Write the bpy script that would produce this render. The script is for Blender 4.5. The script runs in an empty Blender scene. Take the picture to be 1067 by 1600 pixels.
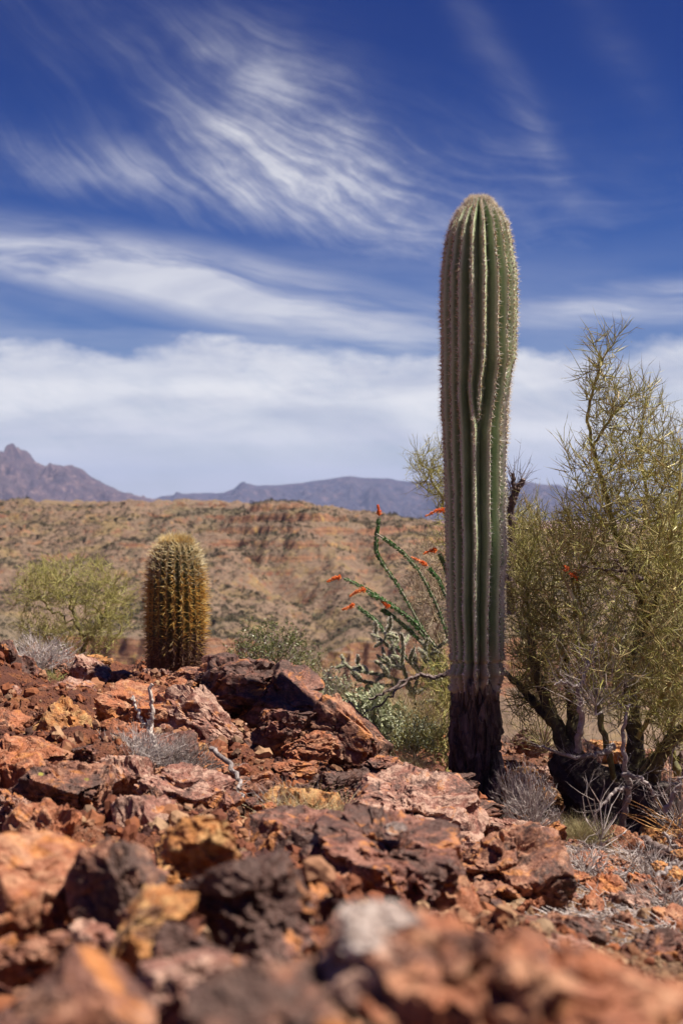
import bpy, bmesh, math, random
import numpy as np
from mathutils import Vector
R = math.radians
rng = np.random.default_rng(7)
random.seed(7)
S = bpy.context.scene
COL = S.collection

# ------------------------------------------------------------------ camera, sky, sun, exposure
F = 2222.0                      # focal length in pixels of the 1067 x 1600 frame
cam = bpy.data.objects.new('camera', bpy.data.cameras.new('camera'))
COL.objects.link(cam); S.camera = cam
cam.location = (0, 0, 0); cam.rotation_euler = (R(90), 0, 0)
cam.data.sensor_fit = 'VERTICAL'; cam.data.sensor_height = 36; cam.data.lens = 50
cam.data.clip_start = 0.05; cam.data.clip_end = 80000
cam.data.dof.use_dof = True; cam.data.dof.focus_distance = 6.3; cam.data.dof.aperture_fstop = 4.2

S.view_settings.view_transform = 'Standard'; S.view_settings.look = 'None'
S.view_settings.exposure = 1.0; S.view_settings.gamma = 1.0
S.cycles.max_bounces = 6; S.cycles.diffuse_bounces = 3; S.cycles.glossy_bounces = 2
S.cycles.volume_bounces = 0; S.cycles.use_denoising = True

SUN_AZ, SUN_EL = R(94), R(63)    # azimuth from +Y (the view) towards +X
sd = Vector((math.sin(SUN_AZ) * math.cos(SUN_EL), math.cos(SUN_AZ) * math.cos(SUN_EL), math.sin(SUN_EL)))
sun = bpy.data.objects.new('sun', bpy.data.lights.new('sun', 'SUN'))
COL.objects.link(sun); sun.data.energy = 5.0; sun.data.angle = R(0.53); sun.data.color = (1.0, 0.93, 0.82)
sun.rotation_euler = sd.to_track_quat('Z', 'Y').to_euler()


class V:
    """a shader value: arithmetic on it makes Math nodes"""
    def __init__(s, nt, sock): s.nt, s.s = nt, sock
    def op(s, o, *a, clamp=False):
        n = s.nt.nodes.new('ShaderNodeMath'); n.operation = o; n.use_clamp = clamp
        for i, x in enumerate((s,) + a):
            if isinstance(x, V): s.nt.links.new(x.s, n.inputs[i])
            else: n.inputs[i].default_value = x
        return V(s.nt, n.outputs[0])
    def __add__(s, o): return s.op('ADD', o)
    def __sub__(s, o): return s.op('SUBTRACT', o)
    def __mul__(s, o): return s.op('MULTIPLY', o)
    def __truediv__(s, o): return s.op('DIVIDE', o)
    __radd__ = __add__; __rmul__ = __mul__
    def rsub(s, k): return (s * -1.0) + k
    def clamp(s): return s.op('ADD', 0.0, clamp=True)
    def step(s, a, b):
        n = s.nt.nodes.new('ShaderNodeMapRange'); n.interpolation_type = 'SMOOTHSTEP'
        s.nt.links.new(s.s, n.inputs[0]); n.inputs[1].default_value = a; n.inputs[2].default_value = b
        return V(s.nt, n.outputs[0])


def xyz(nt, x, y, z=0.0):
    n = nt.nodes.new('ShaderNodeCombineXYZ')
    for i, v in enumerate((x, y, z)):
        if isinstance(v, V): nt.links.new(v.s, n.inputs[i])
        else: n.inputs[i].default_value = v
    return n.outputs[0]


def noise(nt, vec, scale, detail=4, rough=0.55, dist=0.0, color=False):
    n = nt.nodes.new('ShaderNodeTexNoise')
    if vec is not None: nt.links.new(vec, n.inputs['Vector'])
    n.inputs['Scale'].default_value = scale; n.inputs['Detail'].default_value = detail
    n.inputs['Roughness'].default_value = rough; n.inputs['Distortion'].default_value = dist
    return n.outputs['Color'] if color else V(nt, n.outputs[0])


def voro(nt, vec, scale, feature='F1', out='Distance'):
    n = nt.nodes.new('ShaderNodeTexVoronoi'); n.feature = feature
    if vec is not None: nt.links.new(vec, n.inputs['Vector'])
    n.inputs['Scale'].default_value = scale
    return V(nt, n.outputs[out])


def mixc(nt, f, a, b, mode='MIX'):
    n = nt.nodes.new('ShaderNodeMix'); n.data_type = 'RGBA'; n.blend_type = mode
    for i, x in ((0, f), (6, a), (7, b)):
        if isinstance(x, V): nt.links.new(x.s, n.inputs[i])
        elif isinstance(x, bpy.types.NodeSocket): nt.links.new(x, n.inputs[i])
        elif i == 0: n.inputs[i].default_value = x
        else: n.inputs[i].default_value = tuple(x)[:3] + (1,)
    return n.outputs[2]


# ------------------------------------------------------------------ the sky: Nishita air and procedural cloud by direction
W = bpy.data.worlds.new('World'); S.world = W; W.use_nodes = True
nt = W.node_tree; nt.nodes.clear()
out = nt.nodes.new('ShaderNodeOutputWorld'); bg = nt.nodes.new('ShaderNodeBackground')
nt.links.new(bg.outputs[0], out.inputs[0])
sky = nt.nodes.new('ShaderNodeTexSky'); sky.sky_type = 'NISHITA'; sky.sun_disc = False
sky.sun_elevation = SUN_EL; sky.sun_rotation = SUN_AZ
sky.altitude = 900; sky.air_density = 1.0; sky.dust_density = 0.3; sky.ozone_density = 5.0
tc = nt.nodes.new('ShaderNodeTexCoord'); sp = nt.nodes.new('ShaderNodeSeparateXYZ')
nt.links.new(tc.outputs['Generated'], sp.inputs[0])
dx, dy, dz = (V(nt, sp.outputs[i]) for i in range(3))
U = dx.op('ARCTAN2', dy) * 10.0                       # azimuth, tenths of a radian
E = dz.op('ARCSINE') * 10.0                           # elevation, tenths of a radian


def gau(cx, cy, rx, ry, ang=0.0):
    """soft ellipse round the direction (px, py)"""
    cu, ce = (cx - 533) / 222, (800 - cy) / 222
    a, b = U - cu, E - ce
    c, s_ = math.cos(ang), math.sin(ang)
    p = (a * c + b * s_) * (222 / rx); q = (b * c - a * s_) * (222 / ry)
    return ((p * p + q * q) * -1.0).op('EXPONENT') if False else (p * p + q * q).rsub(0.0).op('EXPONENT')


warp = noise(nt, xyz(nt, U * 0.55, E * 0.9, 3.1), 1.0, 3, 0.5)
warp2 = noise(nt, xyz(nt, U * 0.55, E * 0.9, 9.4), 1.0, 3, 0.5)
# cirrus strands that sweep down to the right and level out
Ew = E + (U + 0.2) * (U + 0.2) * -0.13 + U * 0.50 + (warp - 0.5) * 0.9
Uw = U + (warp2 - 0.5) * 1.0
str1 = noise(nt, xyz(nt, Uw * 0.6, Ew * 2.6, 1.7), 1.0, 10, 0.58, 0.0)
str2 = noise(nt, xyz(nt, Uw * 0.9, Ew * 13.0, 5.3), 1.0, 9, 0.6, 0.0)
mC = (gau(450, 215, 180, 85, -0.42) * 1.05 + gau(560, 320, 210, 65, -0.35) * 0.95 + gau(360, 300, 240, 55, -0.1) * 0.5
      + gau(90, 285, 200, 36, -0.08) * 0.4)
mD = gau(770, 120, 200, 26, -1.02) * 0.10 + gau(845, 240, 80, 20, -1.1) * 0.16 + gau(950, 100, 150, 30, -1.0) * 0.07
iso = noise(nt, xyz(nt, U * 2.2 + E * 0.8, E * 4.5 + U * 1.6, 61.0), 1.0, 10, 0.68, 0.3)
wis = (str1 * 0.46 + str2 * 0.26 + iso * 0.28)
puff = noise(nt, xyz(nt, U * 1.1, E * 1.6, 44.0), 1.0, 6, 0.6, 0.2)
mE = gau(250, 110, 420, 110, -0.3) * 0.07 + gau(720, 300, 300, 90, -0.2) * 0.22
cirrus = (mC + mD + mE) * (wis.step(0.38, 0.66) * 0.85 + 0.20) * (puff.step(0.3, 0.65) * 0.7 + 0.45)
# level streaks below them
Es = E + U * 0.17 + (warp - 0.5) * 0.5 + 0.22
st3 = noise(nt, xyz(nt, U * 0.5 + (warp2 - 0.5) * 0.8, Es * 3.6, 7.7), 1.0, 8, 0.6, 0.25)
mS = gau(120, 420, 330, 38, -0.10) * 1.0 + gau(430, 480, 330, 46, -0.20) * 1.0 + gau(1000, 485, 230, 30, 0.02) * 1.0
streak = mS * (st3.step(0.33, 0.66) * 0.95 + 0.2)
# the pale bank above the horizon, ragged along its top
edge = noise(nt, xyz(nt, U * 1.4, E * 3.0, 2.2), 1.0, 7, 0.6, 0.2)
edge2 = noise(nt, xyz(nt, U * 0.5, E * 1.4, 12.2), 1.0, 3, 0.5, 0.0)
top = (edge - 0.5) * 0.55 + (edge2 - 0.5) * 0.35 + 1.21
d_ = top - E
bank = d_.step(-0.02, 0.18)
soft = noise(nt, xyz(nt, U * 0.5, E * 3.2, 22.0), 1.0, 5, 0.5, 0.3)
bank = bank * (soft.step(0.30, 0.62) * 0.28 + 0.72)
bank = bank * (E.step(0.05, 0.55) * 0.22 + 0.78)
bank = bank * (iso.step(0.30, 0.55) * 0.16 + 0.84)
veil = gau(300, 560, 900, 150) * 0.38 * soft.step(0.2, 0.8)
cl = (cirrus.clamp() * 0.72).op('MAXIMUM', streak.clamp() * 0.74).op('MAXIMUM', bank * 0.90).op('MAXIMUM', veil).clamp()
cl = cl * dz.step(-0.02, 0.01)
hs = nt.nodes.new('ShaderNodeHueSaturation'); hs.inputs['Hue'].default_value = 0.527
hs.inputs['Saturation'].default_value = 1.5; hs.inputs['Value'].default_value = 0.66
nt.links.new(sky.outputs[0], hs.inputs['Color'])
fold = noise(nt, xyz(nt, U * 0.8, E * 3.0, 31.0), 1.0, 5, 0.55, 0.4)
cbright = mixc(nt, fold.step(0.3, 0.7), (6.3, 6.4, 7.1), (8.9, 8.8, 8.8))
cbright = mixc(nt, E.step(0.1, 0.75), (6.3, 6.4, 7.7), cbright)
deep = mixc(nt, 1.0, hs.outputs[0], mixc(nt, E.step(0.5, 3.6), (1.06, 1.04, 1.03), (0.52, 0.58, 0.68)), 'MULTIPLY')
fin = mixc(nt, cl, deep, cbright)
nt.links.new(fin, bg.inputs[0]); bg.inputs[1].default_value = 0.053


# ------------------------------------------------------------------ helpers
def P(px, py, d):
    """the point seen at pixel (px, py) that stands d metres ahead"""
    return np.array(((px - 533.5) / F * d, d, (800 - py) / F * d))


def h3(i, seed=0):
    i = i.astype(np.int64)
    n = (i[..., 0] * 73856093) ^ (i[..., 1] * 19349663) ^ (i[..., 2] * 83492791) ^ (seed * 2654435)
    n = (n ^ (n >> 13)) * 1274126177 & 0xffffffff
    n = ((n ^ (n >> 15)) * 2246822519) & 0xffffffff
    return ((n ^ (n >> 13)) & 0xffffff) / float(0xffffff)


def vn(p, seed=0):
    i = np.floor(p); f = p - i; f = f * f * f * (f * (f * 6 - 15) + 10)
    r = 0
    for a in (0, 1):
        for b in (0, 1):
            for c in (0, 1):
                w = (f[:, 0] if a else 1 - f[:, 0]) * (f[:, 1] if b else 1 - f[:, 1]) * (f[:, 2] if c else 1 - f[:, 2])
                r = r + w * h3(i + np.array((a, b, c)), seed)
    return r * 2 - 1


def fbm(p, oc=4, seed=0, g=0.5):
    r = 0; a = 1.0
    for k in range(oc):
        r = r + a * vn(p * (2.03 ** k) + k * 11.3, seed + k); a *= g
    return r


def ridged(p, oc=5, seed=0, g=0.5):
    r = 0; a = 1.0; w = 1.0
    for k in range(oc):
        n = (1 - np.abs(vn(p * (2.03 ** k) + k * 7.7, seed + k))) ** 2
        r = r + a * n * w; w = np.clip(n * 1.6, 0, 1); a *= g
    return r


def facet(p, seed=0, flat=False):
    """broken facets: each cell of a jittered grid has a level and a tilt of its own; also the distance to its rim"""
    i = np.floor(p)
    best = np.full(len(p), 1e9); sec = np.full(len(p), 1e9); val = np.zeros(len(p))
    R3 = (-1, 0, 1)
    for a in R3:
        for b in R3:
            for c in ((0,) if flat else R3):
                j = i + np.array((a, b, c))
                q = j + np.stack((h3(j, seed), h3(j, seed + 1), h3(j, seed + 2)), 1)
                if flat: q[:, 2] = 0
                dl = p - q; dist = (dl * dl).sum(1)
                lev = h3(j, seed + 3) - 0.5
                g = np.stack((h3(j, seed + 4), h3(j, seed + 5), h3(j, seed + 6)), 1) - 0.5
                v = lev + (dl * g).sum(1) * 1.6
                m = dist < best
                sec = np.where(m, best, np.minimum(sec, dist))
                val = np.where(m, v, val); best = np.where(m, dist, best)
    return val, np.sqrt(sec) - np.sqrt(best)


def mk(name, co, faces, mats=(), parent=None, smooth=True, angle=None, loc=None, midx=None, attrs=None):
    """numpy arrays -> ONE mesh object. faces: (n,3) or (n,4) array, or a list of such arrays"""
    me = bpy.data.meshes.new(name)
    if not isinstance(faces, list): faces = [faces]
    faces = [f for f in faces if len(f)]
    co = np.asarray(co, dtype=np.float32)
    if loc is not None: co = co - np.asarray(loc, dtype=np.float32)
    me.vertices.add(len(co)); me.vertices.foreach_set('co', co.ravel())
    tot = sum(f.size for f in faces); nf = sum(len(f) for f in faces)
    me.loops.add(tot); me.polygons.add(nf)
    me.loops.foreach_set('vertex_index', np.concatenate([f.ravel() for f in faces]).astype(np.int32))
    ls = np.concatenate([np.full(len(f), f.shape[1]) for f in faces])
    st = np.concatenate(([0], np.cumsum(ls)[:-1])).astype(np.int32)
    me.polygons.foreach_set('loop_start', st)
    for m in mats: me.materials.append(m)
    if midx is not None: me.polygons.foreach_set('material_index', np.asarray(midx, dtype=np.int32))
    me.update(calc_edges=True)
    me.polygons.foreach_set('use_smooth', np.full(nf, smooth))
    if attrs:
        for k, v in attrs.items():
            a = me.attributes.new(k, 'FLOAT', 'POINT'); a.data.foreach_set('value', np.asarray(v, dtype=np.float32))
    if angle: me.set_sharp_from_angle(angle=R(angle))
    o = bpy.data.objects.new(name, me); COL.objects.link(o)
    if loc is not None: o.location = tuple(float(v) for v in loc)
    if parent is not None: o.parent = parent
    return o


def tag(o, label=None, cat=None, group=None, kind=None):
    if label: o['label'] = label
    if cat: o['category'] = cat
    if group: o['group'] = group
    if kind: o['kind'] = kind
    return o


def thing(name, label, cat, loc, group=None):
    o = bpy.data.objects.new(name, None); COL.objects.link(o); o.location = tuple(float(v) for v in loc)
    o.empty_display_size = 0.1
    return tag(o, label, cat, group)


def under(o, root):
    """parent a mesh built in world coordinates to the thing"""
    o.parent = root
    o.location = o.location - root.location if o.location.length > 0 else -root.location
    return o


def nrm(v):
    return v / np.maximum(np.linalg.norm(v, axis=-1, keepdims=True), 1e-9)


def ring_frame(d):
    ref = np.array((0.31, 0.93, 0.19)); u = nrm(np.cross(d, ref)); return u, np.cross(d, u)


def tubes(p0, p1, r0, r1, d0=None, d1=None, sides=3):
    """a tapered prism for every pair of points"""
    n = len(p0)
    e = nrm(p1 - p0); d0 = e if d0 is None else d0; d1 = e if d1 is None else d1
    a = np.arange(sides) / sides * 2 * np.pi
    r0 = np.broadcast_to(r0, (n,)); r1 = np.broadcast_to(r1, (n,))
    rings = []
    for p, d, r in ((p0, d0, r0), (p1, d1, r1)):
        u, w = ring_frame(d)
        rings.append(p[:, None] + r[:, None, None] * (np.cos(a)[None, :, None] * u[:, None] + np.sin(a)[None, :, None] * w[:, None]))
    co = np.concatenate(rings, 1).reshape(-1, 3)
    b = (np.arange(n) * 2 * sides)[:, None]; k = np.arange(sides); k2 = (k + 1) % sides
    f = np.stack((b + k, b + k2, b + sides + k2, b + sides + k), -1).reshape(-1, 4)
    return co, f


def cones(p0, p1, r, sides=3):
    n = len(p0); u, w = ring_frame(nrm(p1 - p0)); a = np.arange(sides) / sides * 2 * np.pi
    r = np.broadcast_to(r, (n,))
    ring = p0[:, None] + r[:, None, None] * (np.cos(a)[None, :, None] * u[:, None] + np.sin(a)[None, :, None] * w[:, None])
    co = np.concatenate((ring, p1[:, None]), 1).reshape(-1, 3)
    b = (np.arange(n) * (sides + 1))[:, None]; k = np.arange(sides); k2 = (k + 1) % sides
    f = np.stack((b + k, b + k2, b + sides + 0 * k), -1).reshape(-1, 3)
    return co, f


def leaves(p, d, ln, wd, up=None):
    """a pointed oval leaf (two faces with a fold) at each p along d"""
    n = len(p); d = nrm(d); s = nrm(np.cross(d, nrm(rng.normal(size=(n, 3))))); t = np.cross(d, s)
    ln = np.broadcast_to(ln, (n,))[:, None]; wd = np.broadcast_to(wd, (n,))[:, None]
    a = p; b = p + d * ln * 0.5 + s * wd * 0.5 + t * wd * 0.12; c = p + d * ln; e = p + d * ln * 0.5 - s * wd * 0.5 + t * wd * 0.12
    co = np.stack((a, b, c, e), 1).reshape(-1, 3)
    k = (np.arange(n) * 4)[:, None]
    return co, np.concatenate((k + np.array((0, 1, 2)), k + np.array((0, 2, 3))))


def join(*parts):
    cos, fs, b = [], {}, 0
    for co, f in parts:
        for ff in (f if isinstance(f, list) else [f]):
            fs.setdefault(ff.shape[1], []).append(ff + b)
        cos.append(co); b += len(co)
    return np.concatenate(cos), [np.concatenate(v) for v in fs.values()]


def skeleton_mesh(X, par, rad, lo=0.0, hi=1e9):
    """smooth tubes along a branching skeleton; par[i] < 0 at roots"""
    n = len(X); ch_main = np.full(n, -1)
    for i in np.argsort(rad):
        if par[i] >= 0: ch_main[par[i]] = i
    e = np.zeros((n, 3)); ok = par >= 0
    e[ok] = nrm(X[ok] - X[par[ok]])
    D = e.copy(); m = ch_main >= 0
    D[m] = nrm(e[m] + e[ch_main[m]] + 1e-6)
    idx = np.where(ok & (rad >= lo) & (rad < hi))[0]
    p = par[idx]; main = ch_main[p] == idx
    d0 = np.where(main[:, None], D[p], e[idx])
    r0 = np.where(main, rad[p], np.minimum(rad[p], rad[idx] * 1.15)); r1 = rad[idx]
    out = []
    for a, b, sd_ in ((0, 0.004, 3), (0.004, 0.012, 5), (0.012, 9, 9)):
        k = (r1 >= a) & (r1 < b)
        if k.any(): out.append(tubes(X[p[k]], X[idx[k]], r0[k], r1[k], d0[k], D[idx[k]], sd_))
    return join(*out) if out else (np.zeros((0, 3)), [])


def dendrite(trunks, att, bf=0.35, r_tip=0.0016, power=2.25, sub=6, wob=0.01):
    """limbs given as polylines, then every point of the crown joined on by the cheapest path"""
    X, par = [], []
    for tr in trunks:
        tr = np.array(tr, float)
        if X:
            k = int(np.argmin(((np.array(X) - tr[0]) ** 2).sum(1))); last = k
        else:
            X.append(tr[0]); par.append(-1); last = 0
        for a, b in zip(tr[:-1], tr[1:]):
            for s in range(1, sub + 1):
                q = a + (b - a) * s / sub + rng.normal(size=3) * wob
                X.append(q); par.append(last); last = len(X) - 1
    X = list(X); n0 = len(X)
    X = np.array(X); par = list(par)
    pl = np.zeros(n0)
    for i in range(1, n0): pl[i] = pl[par[i]] + np.linalg.norm(X[i] - X[par[i]])
    pl *= 0.5
    N = len(att); best = np.full(N, 1e9); bp = np.zeros(N, int)
    for i in range(n0):
        c = np.linalg.norm(att - X[i], axis=1) + bf * pl[i]
        m = c < best; best[m] = c[m]; bp[m] = i
    alive = np.ones(N, bool); XX = np.concatenate((X, np.zeros((N, 3)))); PL = np.concatenate((pl, np.zeros(N))); cnt = n0
    for _ in range(N):
        j = int(np.argmin(np.where(alive, best, 1e9)))
        alive[j] = False; XX[cnt] = att[j]; par.append(int(bp[j]))
        PL[cnt] = PL[bp[j]] + np.linalg.norm(att[j] - XX[bp[j]])
        c = np.linalg.norm(att - att[j], axis=1) + bf * PL[cnt]
        m = c < best; best[m] = c[m]; bp[m] = cnt
        cnt += 1
    par = np.array(par); X = XX[:cnt]
    load = np.zeros(cnt); nch = np.bincount(par[par >= 0], minlength=cnt)
    for i in range(cnt - 1, -1, -1):
        if nch[i] == 0 or load[i] == 0: load[i] += r_tip ** power
        if par[i] >= 0: load[par[i]] += load[i]
    return X, par, load ** (1 / power), nch


def ell(px, py, rx, ry, d, dd, n):
    """n points in an ellipsoid seen at (px, py), rx by ry pixels, dd metres deep"""
    v = nrm(rng.normal(size=(n, 3))) * (rng.random((n, 1)) ** (1 / 2.4))
    return np.array([P(px + a * rx, py + b * ry, d + c * dd) for a, c, b in v])


# ------------------------------------------------------------------ materials
def mat(name, rough=0.75, spec=0.3):
    m = bpy.data.materials.new(name); m.use_nodes = True
    b = m.node_tree.nodes['Principled BSDF']; b.inputs['Roughness'].default_value = rough
    b.inputs['Specular IOR Level'].default_value = spec
    return m, m.node_tree, b


def setc(nt, b, c):
    if isinstance(c, bpy.types.NodeSocket): nt.links.new(c, b.inputs['Base Color'])
    else: b.inputs['Base Color'].default_value = tuple(c) + (1,)


def bump(nt, b, h, dist=0.01, strength=1.0):
    n = nt.nodes.new('ShaderNodeBump'); n.inputs['Distance'].default_value = dist; n.inputs['Strength'].default_value = strength
    nt.links.new(h.s, n.inputs['Height']); nt.links.new(n.outputs[0], b.inputs['Normal'])


def pos(nt):
    g = nt.nodes.new('ShaderNodeNewGeometry'); return g.outputs['Position']


def island(nt):
    g = nt.nodes.new('ShaderNodeNewGeometry'); return V(nt, g.outputs['Random Per Island'])


def attr(nt, name):
    a = nt.nodes.new('ShaderNodeAttribute'); a.attribute_name = name; return V(nt, a.outputs['Fac'])


def varied(name, cols, rough=0.7, spec=0.3, transl=0.0):
    """one colour per separate piece (leaf, twig, spine), drawn from cols"""
    m, nt, b = mat(name, rough, spec)
    r = nt.nodes.new('ShaderNodeValToRGB'); r.color_ramp.elements.remove(r.color_ramp.elements[0])
    for k, c in enumerate(cols):
        t = k / max(1, len(cols) - 1)
        e = r.color_ramp.elements[0] if k == 0 else r.color_ramp.elements.new(t)
        e.position = t; e.color = tuple(c) + (1,)
    nt.links.new(island(nt).s, r.inputs[0]); nt.links.new(r.outputs[0], b.inputs['Base Color'])
    if transl:
        t = nt.nodes.new('ShaderNodeBsdfTranslucent'); mx = nt.nodes.new('ShaderNodeMixShader'); mx.inputs[0].default_value = transl
        nt.links.new(r.outputs[0], t.inputs[0]); o = nt.nodes['Material Output']
        nt.links.new(b.outputs[0], mx.inputs[1]); nt.links.new(t.outputs[0], mx.inputs[2]); nt.links.new(mx.outputs[0], o.inputs[0])
    return m


def rock_mat(name, main, alt, dark, pale, amt=(0.5, 0.5, 0.5), rough=0.62, seed=0.0):
    """rusty volcanic stone: two ground colours, dark desert varnish, pale dust that doubles as painted highlights, ochre seams, lichen specks"""
    m, nt, b = mat(name, rough, 0.25)
    mp = nt.nodes.new('ShaderNodeMapping'); mp.inputs['Location'].default_value = (seed * 3.1, seed * 1.7, seed)
    nt.links.new(pos(nt), mp.inputs[0]); p = mp.outputs[0]
    n1 = noise(nt, p, 4.5, 6, 0.65, 0.6); n2 = noise(nt, p, 13.0, 6, 0.7, 0.4); n3 = noise(nt, p, 45.0, 4, 0.7); n4 = noise(nt, p, 9.0, 5, 0.6, 1.2)
    n5 = noise(nt, p, 160.0, 3, 0.7)
    c = mixc(nt, (n1 + (n2 - 0.5) * 0.7).step(0.40, 0.62), main, alt)
    c = mixc(nt, n4.step(0.57, 0.63) * 0.85, c, (0.50, 0.17, 0.024))
    c = mixc(nt, (n2 * 0.6 + n3 * 0.4 + n1 * 0.3).step(0.63 + 0.12 * (0.5 - amt[1]), 0.76 + 0.12 * (0.5 - amt[1])) * amt[1] * 1.35, c, pale)  # pale dust spots, widened to paint highlights on the stone
    c = mixc(nt, ((n1 * 0.45 + n4 * 0.35 + n3 * 0.3).rsub(1.0)).step(0.43 + 0.14 * (0.5 - amt[0]), 0.52 + 0.14 * (0.5 - amt[0])) * 0.88, c, dark)
    c = mixc(nt, (n5 * 0.6 + n3 * 0.4).step(0.30, 0.70), mixc(nt, 0.55, c, (0.03, 0.012, 0.008)), mixc(nt, 0.12, c, (0.75, 0.52, 0.42)))
    li = voro(nt, p, 17.0).step(0.16, 0.10) * noise(nt, p, 2.3, 2).step(0.60, 0.66)
    c = mixc(nt, li * 0.8, c, (0.26, 0.24, 0.03))
    setc(nt, b, c)
    h = n2 * 0.8 + n3 * 0.35 + n5 * 0.12 + n1 * 0.5
    bump(nt, b, h, 0.022, 0.9)
    rr = nt.nodes.new('ShaderNodeMapRange'); nt.links.new(n3.s, rr.inputs[0]); rr.inputs[3].default_value = rough - 0.24; rr.inputs[4].default_value = rough + 0.25
    nt.links.new(rr.outputs[0], b.inputs['Roughness'])
    return m


ROCK = {
    'rust brown': rock_mat('rust_brown_stone', (0.14, 0.041, 0.022), (0.29, 0.092, 0.036), (0.026, 0.010, 0.008), (0.42, 0.23, 0.14), (0.5, 0.5), 0.62, 1),
    'burnt orange': rock_mat('burnt_orange_stone', (0.38, 0.105, 0.028), (0.26, 0.072, 0.026), (0.06, 0.018, 0.010), (0.52, 0.27, 0.14), (0.3, 0.5), 0.66, 2),
    'dark maroon': rock_mat('dark_maroon_stone', (0.115, 0.028, 0.018), (0.19, 0.05, 0.025), (0.034, 0.010, 0.007), (0.36, 0.18, 0.13), (0.75, 0.35), 0.55, 3),
    'dusty pink': rock_mat('dusty_pink_stone', (0.26, 0.090, 0.058), (0.18, 0.055, 0.036), (0.042, 0.016, 0.013), (0.46, 0.275, 0.20), (0.35, 0.75), 0.6, 4),
    'ochre yellow': rock_mat('ochre_yellow_stone', (0.50, 0.19, 0.028), (0.33, 0.105, 0.026), (0.06, 0.02, 0.010), (0.50, 0.30, 0.10), (0.35, 0.6), 0.68, 5),
    'pale grey': rock_mat('pale_grey_stone', (0.26, 0.20, 0.18), (0.20, 0.13, 0.10), (0.07, 0.035, 0.03), (0.55, 0.46, 0.41), (0.25, 0.8), 0.6, 6),
}

# ------------------------------------------------------------------ the ridge: one ground sheet from the camera to the horizon
_ys = np.array([0.5, 1, 1.5, 2, 3, 4, 5, 6, 7, 8, 9])
_cols = np.array([-200, 0, 300, 530, 750, 1000, 1250])
_rows = np.array([
    [2300, 1690, 1560, 1480, 1370, 1270, 1190, 1120, 1075, 1050, 1040],
    [2300, 1690, 1560, 1480, 1370, 1270, 1190, 1120, 1075, 1048, 1035],
    [2400, 1740, 1610, 1510, 1375, 1285, 1205, 1135, 1090, 1062, 1050],
    [2350, 1720, 1600, 1500, 1395, 1320, 1262, 1215, 1185, 1172, 1165],
    [2350, 1700, 1590, 1525, 1450, 1385, 1315, 1262, 1212, 1182, 1168],
    [2350, 1730, 1640, 1580, 1505, 1425, 1362, 1312, 1262, 1212, 1182],
    [2350, 1730, 1640, 1590, 1515, 1435, 1375, 1325, 1275, 1225, 1190]], float)
_z = -(_rows - 800) / F * _ys


def G(x, y):
    """height of the ridge below the camera"""
    x = np.asarray(x, float); y = np.asarray(y, float)
    yc = np.clip(y, 0.5, 9.0); u = x / np.maximum(y, 1.2) * F + 533.5
    a = np.clip(np.interp(u, _cols, np.arange(len(_cols))), 0, len(_cols) - 1.0001); i = a.astype(int); fa = a - i
    b = np.clip(np.interp(yc, _ys, np.arange(len(_ys))), 0, len(_ys) - 1.0001); j = b.astype(int); fb = b - j
    z = (_z[i, j] * (1 - fa) + _z[i + 1, j] * fa) * (1 - fb) + (_z[i, j + 1] * (1 - fa) + _z[i + 1, j + 1] * fa) * fb
    far = np.maximum(y - 9.0, 0) * 0.55 + np.maximum(np.abs(x) - 9.0, 0) * 0.4 + np.maximum(-y - 12, 0) * 0.3
    return np.maximum(z - far, -62.0 - 0.0 * x)


def ground_z(px, d):
    p = P(px, 800, d); return float(G(p[0], p[1]))


def solve_d(px, row, lo=1.0, hi=8.9):
    """distance at which the ground is seen at this pixel"""
    ds = np.linspace(lo, hi, 160); x = (px - 533.5) / F * ds
    rows = 800 - G(x, ds) / ds * F
    return float(ds[np.argmin(np.abs(rows - row))])


def craggy(x, y):
    """broken rock relief of the ground itself"""
    q = np.stack((x, y, 0 * x), 1)
    w = np.stack((vn(q * 3.0, 5), vn(q * 3.0, 6), 0 * x), 1) * 0.10
    u = x / np.maximum(y, 1.0) * F + 533.5
    gravel = np.clip((u - 820) / 80, 0, 1) * np.clip((y - 2.3), 0, 1)
    gravel = np.maximum(gravel, np.exp(-(((u - 330) / 170) ** 2) - ((y - 3.4) / 0.5) ** 2) * 0.8)
    amp = 1 - 0.72 * gravel
    a, ea = facet((q + w) * 2.6, 11, True); b, eb = facet((q + w) * 6.5, 31, True)
    c, ec = facet((q + w * 0.5) * 15, 51, True); d, ed = facet(q * 38, 71, True)
    crack = -0.03 * np.exp(-(ea / 0.06) ** 2) - 0.014 * np.exp(-(eb / 0.08) ** 2)
    near = np.clip((np.hypot(x, y) - 0.5) / 0.8, 0.25, 1)
    left = 1 - np.clip((u - 560) / 120, 0, 1) * 0.35
    return amp * left * near * (0.085 * fbm(q * 2.2, 3, 15) + a * 0.045 + b * 0.022 + c * 0.010 + crack * 0.6) + 0.010 * fbm(q * 14, 4, 9)


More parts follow.
